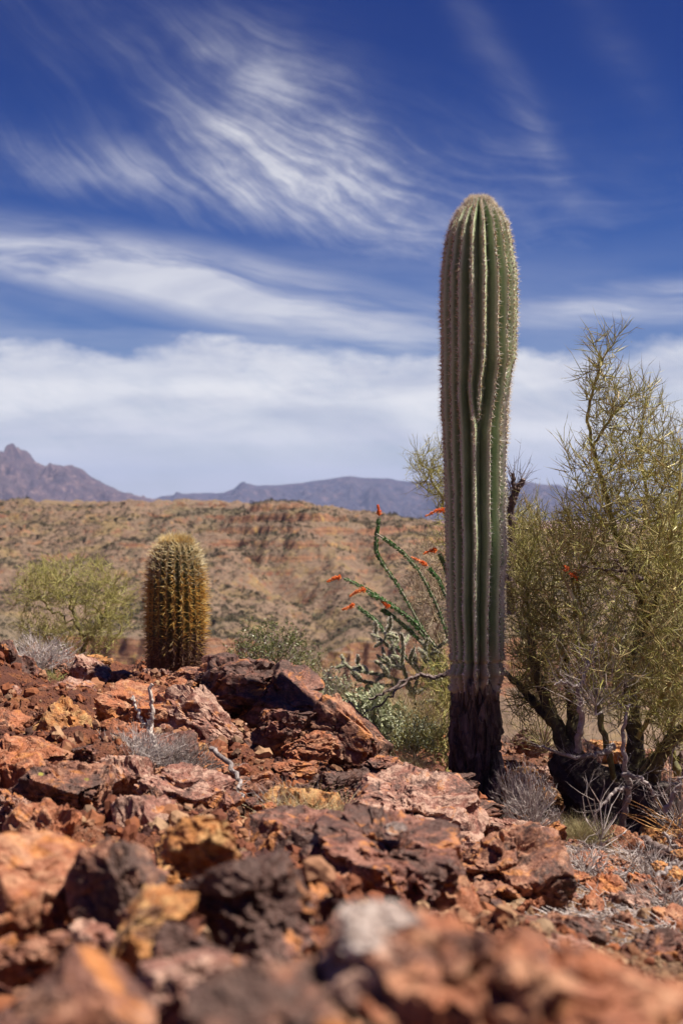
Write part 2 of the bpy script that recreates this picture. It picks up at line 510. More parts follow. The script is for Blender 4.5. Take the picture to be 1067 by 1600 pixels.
th = np.concatenate((np.linspace(-0.30, 0.30, 800), np.linspace(0.30, 0.85, 150)[1:], np.linspace(0.85, 2 * np.pi - 0.85, 110)[1:-1], np.linspace(2 * np.pi - 0.85, 2 * np.pi - 0.30, 150)[:-1]))
rr = np.concatenate((np.geomspace(0.12, 0.75, 26)[:-1], np.geomspace(0.75, 12, 760), np.geomspace(12, 15500, 120)[1:]))
TH, RR = np.meshgrid(th, rr)
gx, gy = (RR * np.sin(TH)).ravel(), (RR * np.cos(TH)).ravel()
gz = G(gx, gy); m = (RR.ravel() < 60)
gz[m] += craggy(gx[m], gy[m]) * np.clip((60 - RR.ravel()[m]) / 40, 0, 1)
nT, nR = len(th), len(rr)
co = np.concatenate((np.stack((gx, gy, gz), 1), [[0, 0, float(G(0., 0.5))]]))
i = np.arange(nR - 1)[:, None] * nT; j = np.arange(nT)[None]; j2 = (j + 1) % nT
f = np.stack((i + j, i + nT + j, i + nT + j2, i + j2), -1).reshape(-1, 4)
k = np.arange(nT); cap = np.stack((np.full(nT, nR * nT), k, (k + 1) % nT), 1)
m_, nt, b = mat('rusty_rubble_ground', 0.7, 0.3)
p = pos(nt)
g1 = noise(nt, p, 2.2, 6, 0.65, 0.5); g2 = noise(nt, p, 9, 6, 0.7, 0.5); g3 = noise(nt, p, 38, 5, 0.7); g4 = noise(nt, p, 150, 3, 0.7)
c = mixc(nt, (g1 + (g2 - 0.5) * 0.9).step(0.36, 0.62), (0.12, 0.036, 0.019), (0.24, 0.078, 0.03))
c = mixc(nt, g2.step(0.56, 0.66) * 0.7, c, (0.33, 0.125, 0.03))
c = mixc(nt, (g3 * 0.5 + g1 * 0.5).step(0.54, 0.66) * 0.75, c, (0.34, 0.19, 0.12))
c = mixc(nt, (g2 * 0.5 + g3 * 0.5).step(0.46, 0.34) * 0.9, c, (0.05, 0.02, 0.014))
px_ = nt.nodes.new('ShaderNodeSeparateXYZ'); nt.links.new(p, px_.inputs[0]); X_, Y_ = V(nt, px_.outputs[0]), V(nt, px_.outputs[1])
grav = (X_ / Y_.op('MAXIMUM', 1.0)).step(0.125, 0.17) * Y_.step(2.2, 2.8)
gc = mixc(nt, noise(nt, p, 95, 3, 0.6).step(0.35, 0.65), (0.15, 0.085, 0.045), (0.36, 0.235, 0.125))
c = mixc(nt, grav * 0.7, c, gc)
c = mixc(nt, (g4 * 0.7 + g3 * 0.3).step(0.3, 0.7), mixc(nt, 0.5, c, (0.03, 0.012, 0.008)), c)
setc(nt, b, c)
bump(nt, b, g2 * 0.7 + g3 * 0.6 + g4 * 0.3 + voro(nt, p, 60).step(0.05, 0.4) * 0.35, 0.03, 1.0)
tag(mk('ground', co, [f, cap], [m_], smooth=True, angle=38), 'rusty broken rock and gravel of the near ridge', None, None, 'structure')

# ------------------------------------------------------------------ the mesa across the canyon
_px = np.array([-900, -400, -100, 0, 80, 150, 250, 330, 380, 430, 480, 520, 580, 640, 690, 760, 830, 950, 1067, 1300, 1800, 2300])
_rr = np.array([800, 780, 786, 785, 787, 784, 783, 786, 792, 789, 791, 797, 806, 815, 822, 836, 842, 840, 846, 835, 815, 800])
_mx = (_px - 533) / F * 665.0; _mz = -(_rr - 800) / F * 665.0
yy_ = np.array([300, 378, 381, 386, 430, 480, 530, 580, 620, 650, 665, 900, 1300])
zz_ = np.array([-66, -47, -42, -33.5, -32.2, -28.6, -22.2, -14.0, -7.2, -0.8, 3.4, 3.2, -64])


def mesa_z(x, y):
    q = np.stack((x, y, 0 * x), 1)
    rim = np.interp(x, _mx, _mz)
    bend = fbm(q / 130.0, 4, 40) * 38 * np.clip((y - 390) / 60, 0, 1) + 7 * fbm(q / 26.0, 3, 47) + (1.6 * vn(q / np.array((2.6, 9, 1)), 48) + 2.2 * ridged(q / np.array((8.0, 30, 1)), 3, 49)) * np.clip((400 - y) / 8, 0, 1) + (ridged(q / 70.0 + 3, 4, 45) - 0.9) * 16 * np.clip((y - 385) / 60, 0, 1)
    ye = y + bend
    z = np.interp(ye, yy_, zz_)
    up = np.clip((z + 34) / 37.4, 0, 1)
    z = np.where(z > -34, -34 + (z + 34) * (rim + 34) / 37.4, z)
    # the ravine that runs down the middle of the slope, and one farther right
    for (x0, y0), (x1, y1), wd, dp in (((-6, 380), (-14, 560), 11, 6.5), ((-14, 520), (-48, 610), 9, 5.0), ((22, 395), (6, 600), 8, 4.2), ((-95, 380), (-70, 590), 10, 4.5), ((55, 400), (48, 600), 9, 4.0)):
        t = np.clip((y - y0) / (y1 - y0), 0, 1); xc = x0 + (x1 - x0) * t + 6 * vn(q / 35.0 + 9, 60)
        z = z - 1.3 * dp * np.exp(-((x - xc) / wd) ** 2) * np.clip(np.minimum(y - y0 + 15, y1 - y + 10) / 25, 0, 1)
    z += (2.6 * fbm(q / 22.0, 6, 70, 0.62) - 3.2 * (1.1 - ridged(q / np.array((30.0, 75.0, 1)), 4, 77)) * np.clip((700 - y) / 60, 0, 1)) * np.clip(up * 6, 0.3, 1)
    # beds of rock stand out as small cliffs
    n = fbm(q / 60.0, 3, 80) * 1.6
    P_ = 5.6; s = (z + 1.4 * n) / P_; fl = np.floor(s); fr = s - fl
    st = (fl + np.clip((fr - 0.62) / 0.22, 0, 1)) * P_ - 1.4 * n
    k = np.clip(-0.12 + 0.45 * fbm(q / 38.0 + 4, 4, 90) + 0.3 * np.clip((up - 0.78) / 0.12, 0, 1), 0, 0.8) * np.clip((y - 340) / 20, 0, 1)
    z = z * (1 - k) + st * k
    s = (z + 0.8 * n) / 2.3; fl = np.floor(s); low = np.clip((y - 368) / 6, 0, 1) * np.clip((396 - y) / 8, 0, 1) * 0.75
    return z * (1 - low) + ((fl + np.clip((s - fl - 0.5) / 0.3, 0, 1)) * 2.3 - 0.8 * n) * low


xs = np.concatenate((np.linspace(-900, -230, 90)[:-1], np.linspace(-230, 230, 680), np.linspace(230, 900, 90)[1:]))
ys = np.concatenate((np.linspace(300, 372, 20)[:-1], np.linspace(372, 392, 44)[:-1], np.linspace(392, 720, 420), np.linspace(720, 1300, 60)[1:]))
MX, MY = np.meshgrid(xs, ys); mz = mesa_z(MX.ravel(), MY.ravel())
nx = len(xs); i = np.arange(len(ys) - 1)[:, None] * nx; j = np.arange(nx - 1)[None]
f = np.stack((i + j, i + j + 1, i + nx + j + 1, i + nx + j), -1).reshape(-1, 4)
m_, nt, b = mat('mesa_rock_and_soil', 0.9, 0.15)
p = pos(nt); ge = nt.nodes.new('ShaderNodeNewGeometry'); sn = nt.nodes.new('ShaderNodeSeparateXYZ'); nt.links.new(ge.outputs['True Normal'], sn.inputs[0])
steep = V(nt, sn.outputs[2]).step(0.72, 0.50)
a1 = noise(nt, p, 0.02, 5, 0.6, 0.4); a2 = noise(nt, p, 0.11, 6, 0.65, 0.3); a3 = noise(nt, p, 0.6, 5, 0.7); a4 = noise(nt, p, 0.045, 5, 0.6, 0.8)
sp_ = nt.nodes.new('ShaderNodeSeparateXYZ'); nt.links.new(p, sp_.inputs[0])
bed = noise(nt, xyz(nt, V(nt, sp_.outputs[0]) * 0.012, V(nt, sp_.outputs[1]) * 0.012, V(nt, sp_.outputs[2]) * 0.9), 1.0, 5, 0.7)
soil = mixc(nt, a2.step(0.35, 0.65), (0.165, 0.106, 0.073), (0.225, 0.150, 0.102))
soil = mixc(nt, (a4 * 0.6 + a2 * 0.4).step(0.50, 0.60) * 0.8, soil, (0.225, 0.155, 0.068))
soil = mixc(nt, a1.step(0.52, 0.62) * 0.5, soil, (0.13, 0.112, 0.07))
soil = mixc(nt, a3.step(0.42, 0.62) * 0.45, soil, (0.10, 0.075, 0.055))
cliff = mixc(nt, bed.step(0.4, 0.6), (0.20, 0.085, 0.052), (0.28, 0.15, 0.085))
cliff = mixc(nt, (a2 * 0.5 + a3 * 0.5).step(0.52, 0.62) * 0.7, cliff, (0.42, 0.28, 0.085))
cliff = mixc(nt, a3.step(0.48, 0.36) * 0.6, cliff, (0.10, 0.05, 0.04))
setc(nt, b, mixc(nt, steep, soil, cliff))
bump(nt, b, a3 * 0.6 + a2 * 1.2 + bed * 0.6, 1.6, 1.0)
tag(mk('canyon_mesa', np.stack((MX.ravel(), MY.ravel(), mz), 1), f, [m_], smooth=True, angle=40),
    'banded desert mesa across the canyon with red cliffs and ochre slopes', None, None, 'structure')

# scrub dotted over the mesa: nobody could count it
n = 70000
sx = rng.uniform(-200, 200, n); sy = rng.uniform(386, 690, n)
dens = fbm(np.stack((sx, sy, 0 * sx), 1) / 30.0, 3, 33) + 0.25 + (sy > 600) * 0.2
keep = dens > rng.uniform(-0.7, 0.6, n); sx, sy = sx[keep], sy[keep]; n = len(sx)
sz = mesa_z(sx, sy); size = rng.lognormal(-0.72, 0.5, n); size = np.clip(size, 0.2, 1.9)
K = 13
v = nrm(rng.normal(size=(n, K, 3))) * (rng.random((n, K, 1)) ** 0.4); v[..., 2] = np.abs(v[..., 2]) * 0.85
c0 = np.stack((sx, sy, sz), 1)[:, None] + v * size[:, None, None]
s3 = rng.normal(size=(n, K, 3, 3)) * (0.27 * size)[:, None, None, None]
co = (c0[:, :, None] + s3).reshape(-1, 3)
ms = varied('desert_scrub', [(0.055, 0.052, 0.030), (0.10, 0.088, 0.050), (0.08, 0.066, 0.040), (0.05, 0.050, 0.028), (0.13, 0.11, 0.068)], 0.9, 0.1)
tag(mk('scrub', co, np.arange(len(co)).reshape(-1, 3), [ms], smooth=False),
    'low grey-green desert scrub dotted over the slopes of the mesa', None, None, 'stuff')


# ------------------------------------------------------------------ far mountain ranges
def range_mesh(name, dist, skyline, depth, mat_, label, seed, rough, x0, x1, wig=26):
    px = np.array([a for a, _ in skyline], float); rw = np.array([r for _, r in skyline], float)
    wx = (px - 533.5) / F * dist; wz = (800 - rw) / F * dist
    xs = np.linspace(x0, x1, 720); ys = np.linspace(-depth, depth * 0.8, 190)
    X, Y = np.meshgrid(xs, ys); X, Y = X.ravel(), Y.ravel(); q = np.stack((X, Y, 0 * X), 1)
    top = np.interp(X, wx, wz) * (1.04 if dist > 10000 else 0.93) + 62 + 6 * vn(q / np.array((90, 1e9, 1)), seed + 9) + wig * 0.2 * vn(q / np.array((260, 1e9, 1)), seed + 8)
    t = np.clip(1 - np.abs(Y) / depth, 0, 1)
    spur = ridged(np.stack((X / (depth * 0.30), Y / (depth * 0.85), 0 * X), 1) + seed, 6, seed, 0.55)
    k = np.sin(np.pi * t) ** 1.0                         # spurs stand out half way up, the crest keeps its line
    h = top * (t ** 1.05) + rough * top * (spur - 1.0) * k
    fine = ridged(q / (depth * 0.12), 5, seed + 20, 0.6) - 1.0
    h += fine * top * 0.12 * np.clip(t * 5, 0, 1) * (0.20 + 0.80 * np.clip((1 - t) * 6, 0, 1))
    h = np.where(t > 0, h, 0) - 64
    nx = len(xs); i = np.arange(len(ys) - 1)[:, None] * nx; j = np.arange(nx - 1)[None]
    f = np.stack((i + j, i + j + 1, i + nx + j + 1, i + nx + j), -1).reshape(-1, 4)
    tag(mk(name, np.stack((X, Y + dist, h), 1), f, [mat_], smooth=True), label, None, None, 'structure')


def mtn_mat(name, a, b_, c_):
    m, nt, b = mat(name, 0.95, 0.1); p = pos(nt)
    n1 = noise(nt, p, 0.0035, 6, 0.65, 0.5); n2 = noise(nt, p, 0.018, 6, 0.7); n3 = noise(nt, p, 0.08, 4, 0.7)
    c = mixc(nt, n1.step(0.4, 0.6), a, b_); c = mixc(nt, n2.step(0.5, 0.66) * 0.75, c, c_)
    c = mixc(nt, (n2 * 0.4 + n3 * 0.6).step(0.52, 0.42) * 0.7, c, (0.06, 0.05, 0.05))
    setc(nt, b, c); bump(nt, b, n2 + n3 * 0.5, 22, 1.0); return m


MA = mtn_mat('pink_granite_mountain', (0.065, 0.042, 0.055), (0.10, 0.064, 0.068), (0.25, 0.165, 0.15))  # purple of the hazy distance is mixed into the rock colour
MB = mtn_mat('haze_blue_brown_mountain', (0.03, 0.028, 0.05), (0.05, 0.04, 0.055), (0.17, 0.115, 0.115))  # haze blue painted into the rock colour, besides the air volume
range_mesh('mountain_range', 11500, [(-900, 780), (-300, 752), (150, 790), (240, 780), (262, 775), (300, 771), (330, 772), (352, 769), (375, 760), (386, 756), (405, 760), (440, 759), (480, 755), (515, 750), (548, 746), (580, 748), (610, 750), (645, 753), (690, 752), (740, 752), (830, 755), (868, 760), (900, 768), (960, 775), (1067, 782), (1300, 770), (1900, 790)],
           1700, MB, 'long blue hazy range of mountains beyond the mesa', 3, 0.36, -4200, 5200)
range_mesh('mountain_peak', 8200, [(-1100, 800), (-700, 770), (-400, 735), (-200, 722), (-90, 728), (-40, 710), (0, 698), (14, 699), (27, 695), (38, 697), (52, 712), (66, 721), (80, 724), (98, 720), (112, 722), (128, 729), (142, 740), (160, 752), (180, 762), (205, 770), (235, 776), (262, 781), (300, 792), (420, 803), (700, 828)],
           1150, MA, 'steep pink-brown granite mountain with a craggy peak at far left', 14, 0.38, -5200, 700, 18)

# ------------------------------------------------------------------ rocks
def ico(sub):
    bm = bmesh.new(); bmesh.ops.create_icosphere(bm, subdivisions=sub, radius=1.0)
    co = np.array([v.co[:] for v in bm.verts]); f = np.array([[v.index for v in q.verts] for q in bm.faces]); bm.free()
    return co, f


ICO6, ICO5, ICO2 = ico(6), ico(5), ico(2)


def rock_shape(base, seed, planes=11, kind='block', chip=1.0):
    """a split boulder: a convex block cut by random planes, then chipped, cracked and pitted"""
    r_ = np.random.default_rng(seed); co, f = base
    n = nrm(r_.normal(size=(planes, 3))); d = r_.uniform(0.45, 0.95, planes)
    if kind == 'slab':
        n = np.concatenate((n, nrm(np.array([[0.1, 0.05, 1], [-0.05, 0.1, -1]]) + r_.normal(size=(2, 3)) * 0.1))); d = np.concatenate((d + 0.15, [0.42, 0.42]))
    if kind == 'wedge':
        n = np.concatenate((n, nrm(np.array([[0.6, -0.2, 0.8], [-0.5, -0.4, 0.7]]) + r_.normal(size=(2, 3)) * 0.15))); d = np.concatenate((d + 0.1, [0.42, 0.5]))
    w = nrm(co + 0.07 * np.stack((vn(co * 3.2, seed), vn(co * 3.2, seed + 1), vn(co * 3.2, seed + 2)), 1))
    dt = w @ n.T
    r = np.min(np.where(dt > 0.05, d / np.maximum(dt, 0.05), 9), axis=1)
    r = np.minimum(r, 1.1 + 0.08 * vn(co * 3, seed + 5))
    p = co * r[:, None]
    q = p + 0.06 * np.stack((vn(p * 5, seed + 2), vn(p * 5, seed + 3), vn(p * 5, seed + 4)), 1)
    a, ea = facet(q * 1.7 + seed, seed + 10); b, eb = facet(q * 3.9 + seed, seed + 20); c, ec = facet(q * 9 + seed, seed + 30)
    rough = np.clip(0.6 + 0.9 * vn(p * 1.7, seed + 40), 0.25, 1.2)          # some faces break rough, some clean
    dp = chip * (0.12 * a + 0.075 * b * rough + 0.036 * c * rough) - 0.055 * np.exp(-(ea / 0.06) ** 2) * rough
    pit = vn(p * 4.0, seed + 50); dp -= 0.16 * np.clip(pit - 0.5, 0, 1) / 0.5 * chip * rough
    dp += 0.007 * fbm(p * 12, 3, seed + 60)
    return co * (r + dp)[:, None], f


def rock_mesh(seed, base=ICO6, **k):
    co, f = rock_shape(base, seed, **k)
    co = co / np.abs(co).max(0)                         # fills its box exactly
    return co, f


SHAPE_WORD = {'block': 'blocky', 'slab': 'flat slab-like', 'wedge': 'wedge-shaped'}
rocks = []            # (object, px, py, size class, colour, shape)


def place_rock(px, py, w, h, colour, kind='block', d=None, rot=None, seed=None, label=None, depth=None, mesh=None, tilt=(0, 0), cat='rock', name=None, sink=0.0, chip=1.45):
    """px, py: its middle in the frame; w, h: how wide and tall it looks there"""
    if d is None: d = solve_d(px, py + h * 0.30)
    c = P(px, py + sink, d); sw, sh = w / F * d / 2, h / F * d / 2
    sy = depth / 2 if depth else (sw + sh) / 2 * 1.1
    yaw = rng.uniform(-0.5, 0.5) if rot is None else rot
    if mesh is None:
        co, f = rock_mesh(seed if seed is not None else len(rocks) + 100, kind=kind, chip=chip)
    big = w > 105 or (h > 75)
    nm = name or ('boulder' if big else 'rock')
    if mesh is None:
        o = mk(nm, co, f, [ROCK[colour]], smooth=True, angle=34)
    else:
        o = mesh.copy(); o.name = nm; COL.objects.link(o)
        if o.data.materials[0] != ROCK[colour]:
            pass
    o.location = tuple(c); o.rotation_euler = (tilt[0], tilt[1], yaw); o.scale = (sw * 1.04, sy, sh * 1.04)
    size = 'large' if big else ('small' if w < 42 else 'middling')
    rocks.append([o, px, py, size, colour, kind, label, w])
    o['category'] = 'boulder' if big else 'rock'
    return o


H = place_rock
# nearest, out of focus
H(600, 1510, 230, 220, 'dusty pink', 'wedge', 1.0, 0.3, 201, 'blurred pink-brown rock rising to a peak nearest the camera', depth=0.16)
H(590, 1462, 150, 95, 'pale grey', 'block', 1.0, 0.5, 2021, 'blurred pale grey block on top of the nearest peaked rock', depth=0.06, tilt=(0.3, 0.1), chip=1.2)
H(720, 1540, 330, 260, 'burnt orange', 'wedge', 0.98, 0.25, 203, 'large blurred orange rock right of the nearest peaked one', depth=0.26, tilt=(0, 0.45))
H(890, 1625, 480, 270, 'burnt orange', 'slab', 0.95, 0.1, 202, 'very large blurred orange rock sloping down across the bottom right corner', depth=0.3, tilt=(0, 0.22))
H(1030, 1640, 220, 170, 'dusty pink', 'block', 0.97, 0.0, 204, 'pinkish blurred rock cut by the bottom right corner of the view', depth=0.15)
H(430, 1590, 280, 180, 'rust brown', 'block', 0.97, -0.2, 205, 'blurred brown rock at the middle of the bottom edge', depth=0.16)
H(150, 1575, 240, 200, 'rust brown', 'wedge', 1.05, 0.4, 206, 'blurred rounded brown boulder at the bottom left beside a black gap', depth=0.19)
H(310, 1545, 190, 120, 'dusty pink', 'slab', 1.35, 0.2, 207, 'low blurred pinkish slab between two brown boulders at the bottom', depth=0.18)
H(15, 1620, 70, 90, 'dark maroon', 'block', 1.2, 0.2, 208, 'dark rock cut by the bottom left corner', depth=0.1)
# the next row
H(30, 1388, 225, 135, 'burnt orange', 'slab', 2.15, 0.15, 210, 'broad smooth orange slab with a whitish edge at the left edge of the view', depth=0.26, tilt=(0.28, 0.05), chip=0.5)
H(322, 1322, 142, 100, 'ochre yellow', 'block', 2.35, 0.35, 211, 'squarish block with a pink top and a bright orange front face, left of the middle', depth=0.16)
H(395, 1415, 190, 190, 'dark maroon', 'block', 1.85, -0.3, 2125, 'large dark cube-like boulder with a dusty maroon top in the foreground', depth=0.22)
H(190, 1395, 150, 150, 'rust brown', 'block', 2.05, 0.5, 213, 'brown boulder with yellow-green lichen right of the broad orange slab', depth=0.2)
H(240, 1440, 180, 110, 'ochre yellow', 'wedge', 1.75, -0.4, 214, 'tongue of bright orange-yellow stone leaning on the dark cube-like boulder', depth=0.2, tilt=(0.2, -0.6))
H(60, 1500, 150, 90, 'rust brown', 'block', 1.75, 0.2, 215, 'brown rock in the gap under the broad orange slab')
H(300, 1480, 120, 90, 'dark maroon', 'wedge', 1.6, 0.9, 216, 'dark pitted rock below the orange-yellow tongue of stone')
H(600, 1350, 260, 130, 'dark maroon', 'slab', 3.0, 0.1, 217, 'long flat-topped maroon boulder with black hollows, a white stone on top', depth=0.45, tilt=(0.15, 0.08))
H(640, 1280, 240, 120, 'dusty pink', 'slab', 4.6, -0.2, 218, 'large pinkish boulder sloping toward the viewer below the tall cactus', depth=0.55, tilt=(0.35, 0.05))
H(800, 1370, 210, 170, 'rust brown', 'block', 3.75, 0.3, 219, 'big pitted brown boulder with deep holes, right of the flat-topped maroon one', depth=0.4, tilt=(0.15, 0.2))
H(735, 1335, 130, 110, 'dusty pink', 'wedge', 4.2, 0.6, 220, 'pink-and-brown cracked boulder just below the tall cactus foot', depth=0.3)
H(870, 1465, 170, 90, 'rust brown', 'slab', 3.0, 0.2, 221, 'low brown boulder behind the bottom right orange slope')
H(1020, 1490, 120, 80, 'dark maroon', 'block', 2.9, 0.3, 222, 'dark rock on the gravel at the lower right edge')
H(960, 1540, 110, 60, 'dusty pink', 'wedge', 2.2, 0.3, 223, 'dusty pink wedge of rock at lower right, in front of the gravel')
H(505, 1415, 90, 80, 'rust brown', 'block', 2.2, 0.3, 224, 'brown rock with a black hollow just right of the dark cube-like boulder')
H(615, 1297, 44, 24, 'pale grey', 'block', 2.95, 0.2, 225, 'small white stone lying on the flat-topped maroon boulder')
# the mound below and right of the barrel cactus
H(362, 1085, 190, 125, 'dark maroon', 'block', 6.6, 0.2, 230, 'biggest dark jagged boulder, beside the foot of the barrel cactus', depth=0.5)
H(440, 1090, 130, 110, 'dark maroon', 'wedge', 6.45, -0.4, 231, 'dark boulder forming the right shoulder of the mound by the barrel cactus', depth=0.4)
H(300, 1062, 90, 50, 'rust brown', 'block', 6.9, 0.1, 232, 'knobbly brown rock directly in front of the barrel cactus')
H(245, 1060, 60, 34, 'dusty pink', 'slab', 7.0, 0.1, 233, 'low pink rock at the left foot of the barrel cactus')
H(330, 1140, 190, 75, 'dusty pink', 'slab', 6.0, 0.2, 234, 'long pinkish slab slanting down right below the biggest dark boulder', depth=0.3, tilt=(0.5, 0.65))
H(270, 1130, 100, 90, 'rust brown', 'wedge', 6.1, 0.7, 235, 'cracked brown boulder behind the forked dead branch')
H(445, 1130, 100, 46, 'dark maroon', 'slab', 5.9, 0.1, 236, 'dark flat rock above the two orange-topped blocks')
H(478, 1166, 104, 50, 'burnt orange', 'block', 5.6, 0.2, 237, 'pale-topped orange block with a dark side, upper of two')
H(462, 1205, 74, 46, 'burnt orange', 'block', 5.3, -0.2, 238, 'orange block with a lit right face, lower of two')
H(520, 1232, 130, 80, 'dark maroon', 'block', 5.1, 0.3, 239, 'dark pitted boulder beside the tuft of dry straw')
H(545, 1150, 150, 80, 'rust brown', 'slab', 6.0, 0.1, 240, 'brown sloping boulder left of the silvery bush', tilt=(0.2, 0.55))
H(590, 1200, 90, 60, 'dark maroon', 'block', 5.6, 0.4, 241, 'dark maroon rock just below the silvery bush')
H(618, 1195, 50, 28, 'burnt orange', 'wedge', 5.9, 0.2, 242, 'bright orange pointed rock under the silvery bush')
H(340, 1200, 96, 60, 'burnt orange', 'wedge', 5.2, 0.2, 243, 'dark wedge of rock with an orange underside, beside the grey brush')
H(402, 1235, 100, 60, 'rust brown', 'block', 4.9, 0.2, 244, 'brown rock at the end of the curved dead root')
H(200, 1266, 74, 48, 'dusty pink', 'wedge', 4.2, 0.2, 245, 'loose pale-topped rock with a deep orange shaded front, on gravel')
H(300, 1245, 180, 70, 'dusty pink', 'slab', 4.5, 0.1, 246, 'lavender-pink low slab in the middle of the left slope', tilt=(0.25, 0))
H(110, 1240, 190, 120, 'rust brown', 'block', 4.1, 0.3, 247, 'broad weathered brown boulder on the left slope')
H(20, 1270, 90, 110, 'dusty pink', 'block', 3.9, 0.1, 248, 'dusty pink boulder cut by the left edge, above the orange slab')
H(60, 1175, 130, 80, 'burnt orange', 'wedge', 4.9, 0.4, 249, 'orange-faced boulder high on the left slope')
H(150, 1190, 110, 70, 'dark maroon', 'block', 4.9, 0.4, 250, 'dark boulder left of the grey brush')
H(200, 1110, 150, 70, 'burnt orange', 'slab', 6.0, 0.1, 251, 'wide bright orange rock below the round-topped one on the crest', tilt=(0.3, 0))
H(100, 1090, 120, 60, 'dusty pink', 'block', 6.6, 0.1, 252, 'pale pink rock below the grey twigs of the crest')
H(148, 1038, 56, 40, 'ochre yellow', 'block', 7.9, 0.3, 253, 'round-topped yellowish rock standing on the crest below the small tree')
H(10, 1036, 44, 72, 'dark maroon', 'block', 7.5, 0.0, 254, 'upright dark rock on the crest at the left edge')
H(100, 1050, 60, 34, 'rust brown', 'block', 7.8, 0.3, 255, 'brown rock on the crest under the grey twigs')
H(195, 1062, 50, 30, 'dusty pink', 'block', 7.5, 0.3, 256, 'pink rock on the crest between the yellowish one and the barrel cactus')
H(405, 1045, 60, 30, 'rust brown', 'block', 7.0, 0.3, 257, 'knob of brown rock on top of the mound, in front of the creosote bush')
H(520, 1125, 60, 30, 'dark maroon', 'block', 6.8, 0.3, 258, 'dark rock between the mound and the silvery bush')
# round the foot of the tall cactus and the tree
H(690, 1232, 130, 66, 'dark maroon', 'block', 5.5, 0.2, 260, 'dark shaded boulder at the left foot of the tall cactus', depth=0.28)
H(745, 1268, 110, 40, 'rust brown', 'block', 5.4, 0.2, 261, 'brown rock right in front of the blackened cactus foot')
H(840, 1160, 80, 50, 'dusty pink', 'block', 7.6, 0.2, 262, 'pinkish rock on the slope between the tall cactus and the tree, upper')
H(850, 1215, 90, 46, 'dusty pink', 'slab', 6.9, 0.2, 263, 'pale pink rock on the slope between the tall cactus and the tree, lower')
H(800, 1300, 110, 50, 'dusty pink', 'slab', 4.9, 0.2, 264, 'lavender shaded slab below the grey dead shrub')
H(905, 1325, 70, 50, 'dark maroon', 'wedge', 5.3, 0.2, 265, 'dark upright stone standing before the straw-coloured grass')
N_HERO = len(rocks)

# smaller rocks: one built of each kind, then copied over the ridge
protos = {}
for i, (col, kd) in enumerate([(c, k) for c in ROCK for k in ('block', 'slab', 'wedge')]):
    co, f = rock_mesh(500 + i, ICO5, kind=kd, chip=1.4)
    me_o = mk('rock', co, f, [ROCK[col]], smooth=True, angle=34); me = me_o.data
    bpy.data.objects.remove(me_o); protos[(col, kd)] = me
taken = [(r[1], r[2], max(16, r[7] * 0.29)) for r in rocks]
wts = {'rust brown': 0.20, 'burnt orange': 0.23, 'dark maroon': 0.20, 'dusty pink': 0.22, 'ochre yellow': 0.15, 'pale grey': 0.0}
tries = 0
while len(rocks) < N_HERO + 215 and tries < 30000:
    tries += 1
    px = rng.uniform(-15, 1080); py = rng.uniform(1050, 1520)
    d = solve_d(px, py)
    if d > 8.7 or abs(800 - float(G((px - 533.5) / F * d, d)) / d * F - py) > 6: continue
    w = float(np.clip(rng.lognormal(3.6, 0.45), 20, 100)) * float(np.clip(5.2 / d, 0.75, 1.5))
    if len(rocks) < N_HERO + 70: w = rng.uniform(95, 185) * float(np.clip(5.2 / d, 0.75, 1.6))
    if px > 820 and py > 1260: w *= 0.5
    if any((px - a) ** 2 + ((py - b_) * 1.6) ** 2 < (r_ + w * 0.30) ** 2 for a, b_, r_ in taken): continue
    if abs(px - 748) < 48 and 1150 < py < 1262: continue
    taken.append((px, py, w * 0.30))
    col = str(rng.choice(list(wts), p=list(wts.values()))); kd = str(rng.choice(['block', 'slab', 'wedge']))
    o = bpy.data.objects.new('rock', protos[(col, kd)]); COL.objects.link(o)
    h = w * rng.uniform(0.55, 0.92); c = P(px, py - h * (0.22 if w < 80 else 0.08), d)
    o.location = tuple(c); s = w / F * d / 2
    o.scale = (s, s * rng.uniform(0.7, 1.1), s * h / w * 1.1); o.rotation_euler = (rng.uniform(-0.55, 0.55), rng.uniform(-0.55, 0.55), rng.uniform(0, 6.28))
    big = w > 105; o['category'] = 'rock'
    rocks.append([o, px, py, 'small' if w < 42 else 'middling', col, kd, None, w])

# labels: what a rock looks like and which landmark it lies by
MARKS = [(275, 1045, 'the barrel cactus'), (748, 1240, 'the tall cactus foot'), (975, 1300, 'the big tree trunk'), (370, 1085, 'the biggest dark boulder'),
         (322, 1322, 'the squarish orange-fronted block'), (45, 1370, 'the broad orange slab'), (395, 1415, 'the dark cube-like boulder'), (600, 1345, 'the flat-topped maroon boulder'),
         (800, 1370, 'the pitted brown boulder'), (560, 1140, 'the silvery bush'), (470, 1260, 'the tuft of dry straw'), (110, 1240, 'the weathered left-slope boulder'),
         (250, 1180, 'the patch of grey brush'), (148, 1038, 'the round-topped crest rock'), (1020, 1490, 'the dark rock on the gravel'), (590, 1480, 'the grey-topped blurred rock'),
         (900, 1265, 'the straw-coloured grass'), (200, 1266, 'the loose pale-topped rock'), (840, 1160, 'the upper pinkish rock')]
ORD = ['nearest', 'second nearest', 'third nearest', 'fourth nearest', 'fifth nearest', 'sixth nearest', 'seventh nearest', 'eighth nearest']
byk = {}
for r in rocks:
    o, px, py, size, col, kd, lab, w = r
    if lab: o['label'] = lab; o['group'] = 'large rocks of the ridge'; continue
    mx, my, mn = min(MARKS, key=lambda m: (m[0] - px) ** 2 + (m[1] - py) ** 2)
    a, b_ = px - mx, py - my
    rel = ('right of' if a > 0 else 'left of') if abs(a) > abs(b_) else ('below' if b_ > 0 else 'above')
    byk.setdefault((size, col, kd, rel, mn), []).append((math.hypot(a, b_), r))
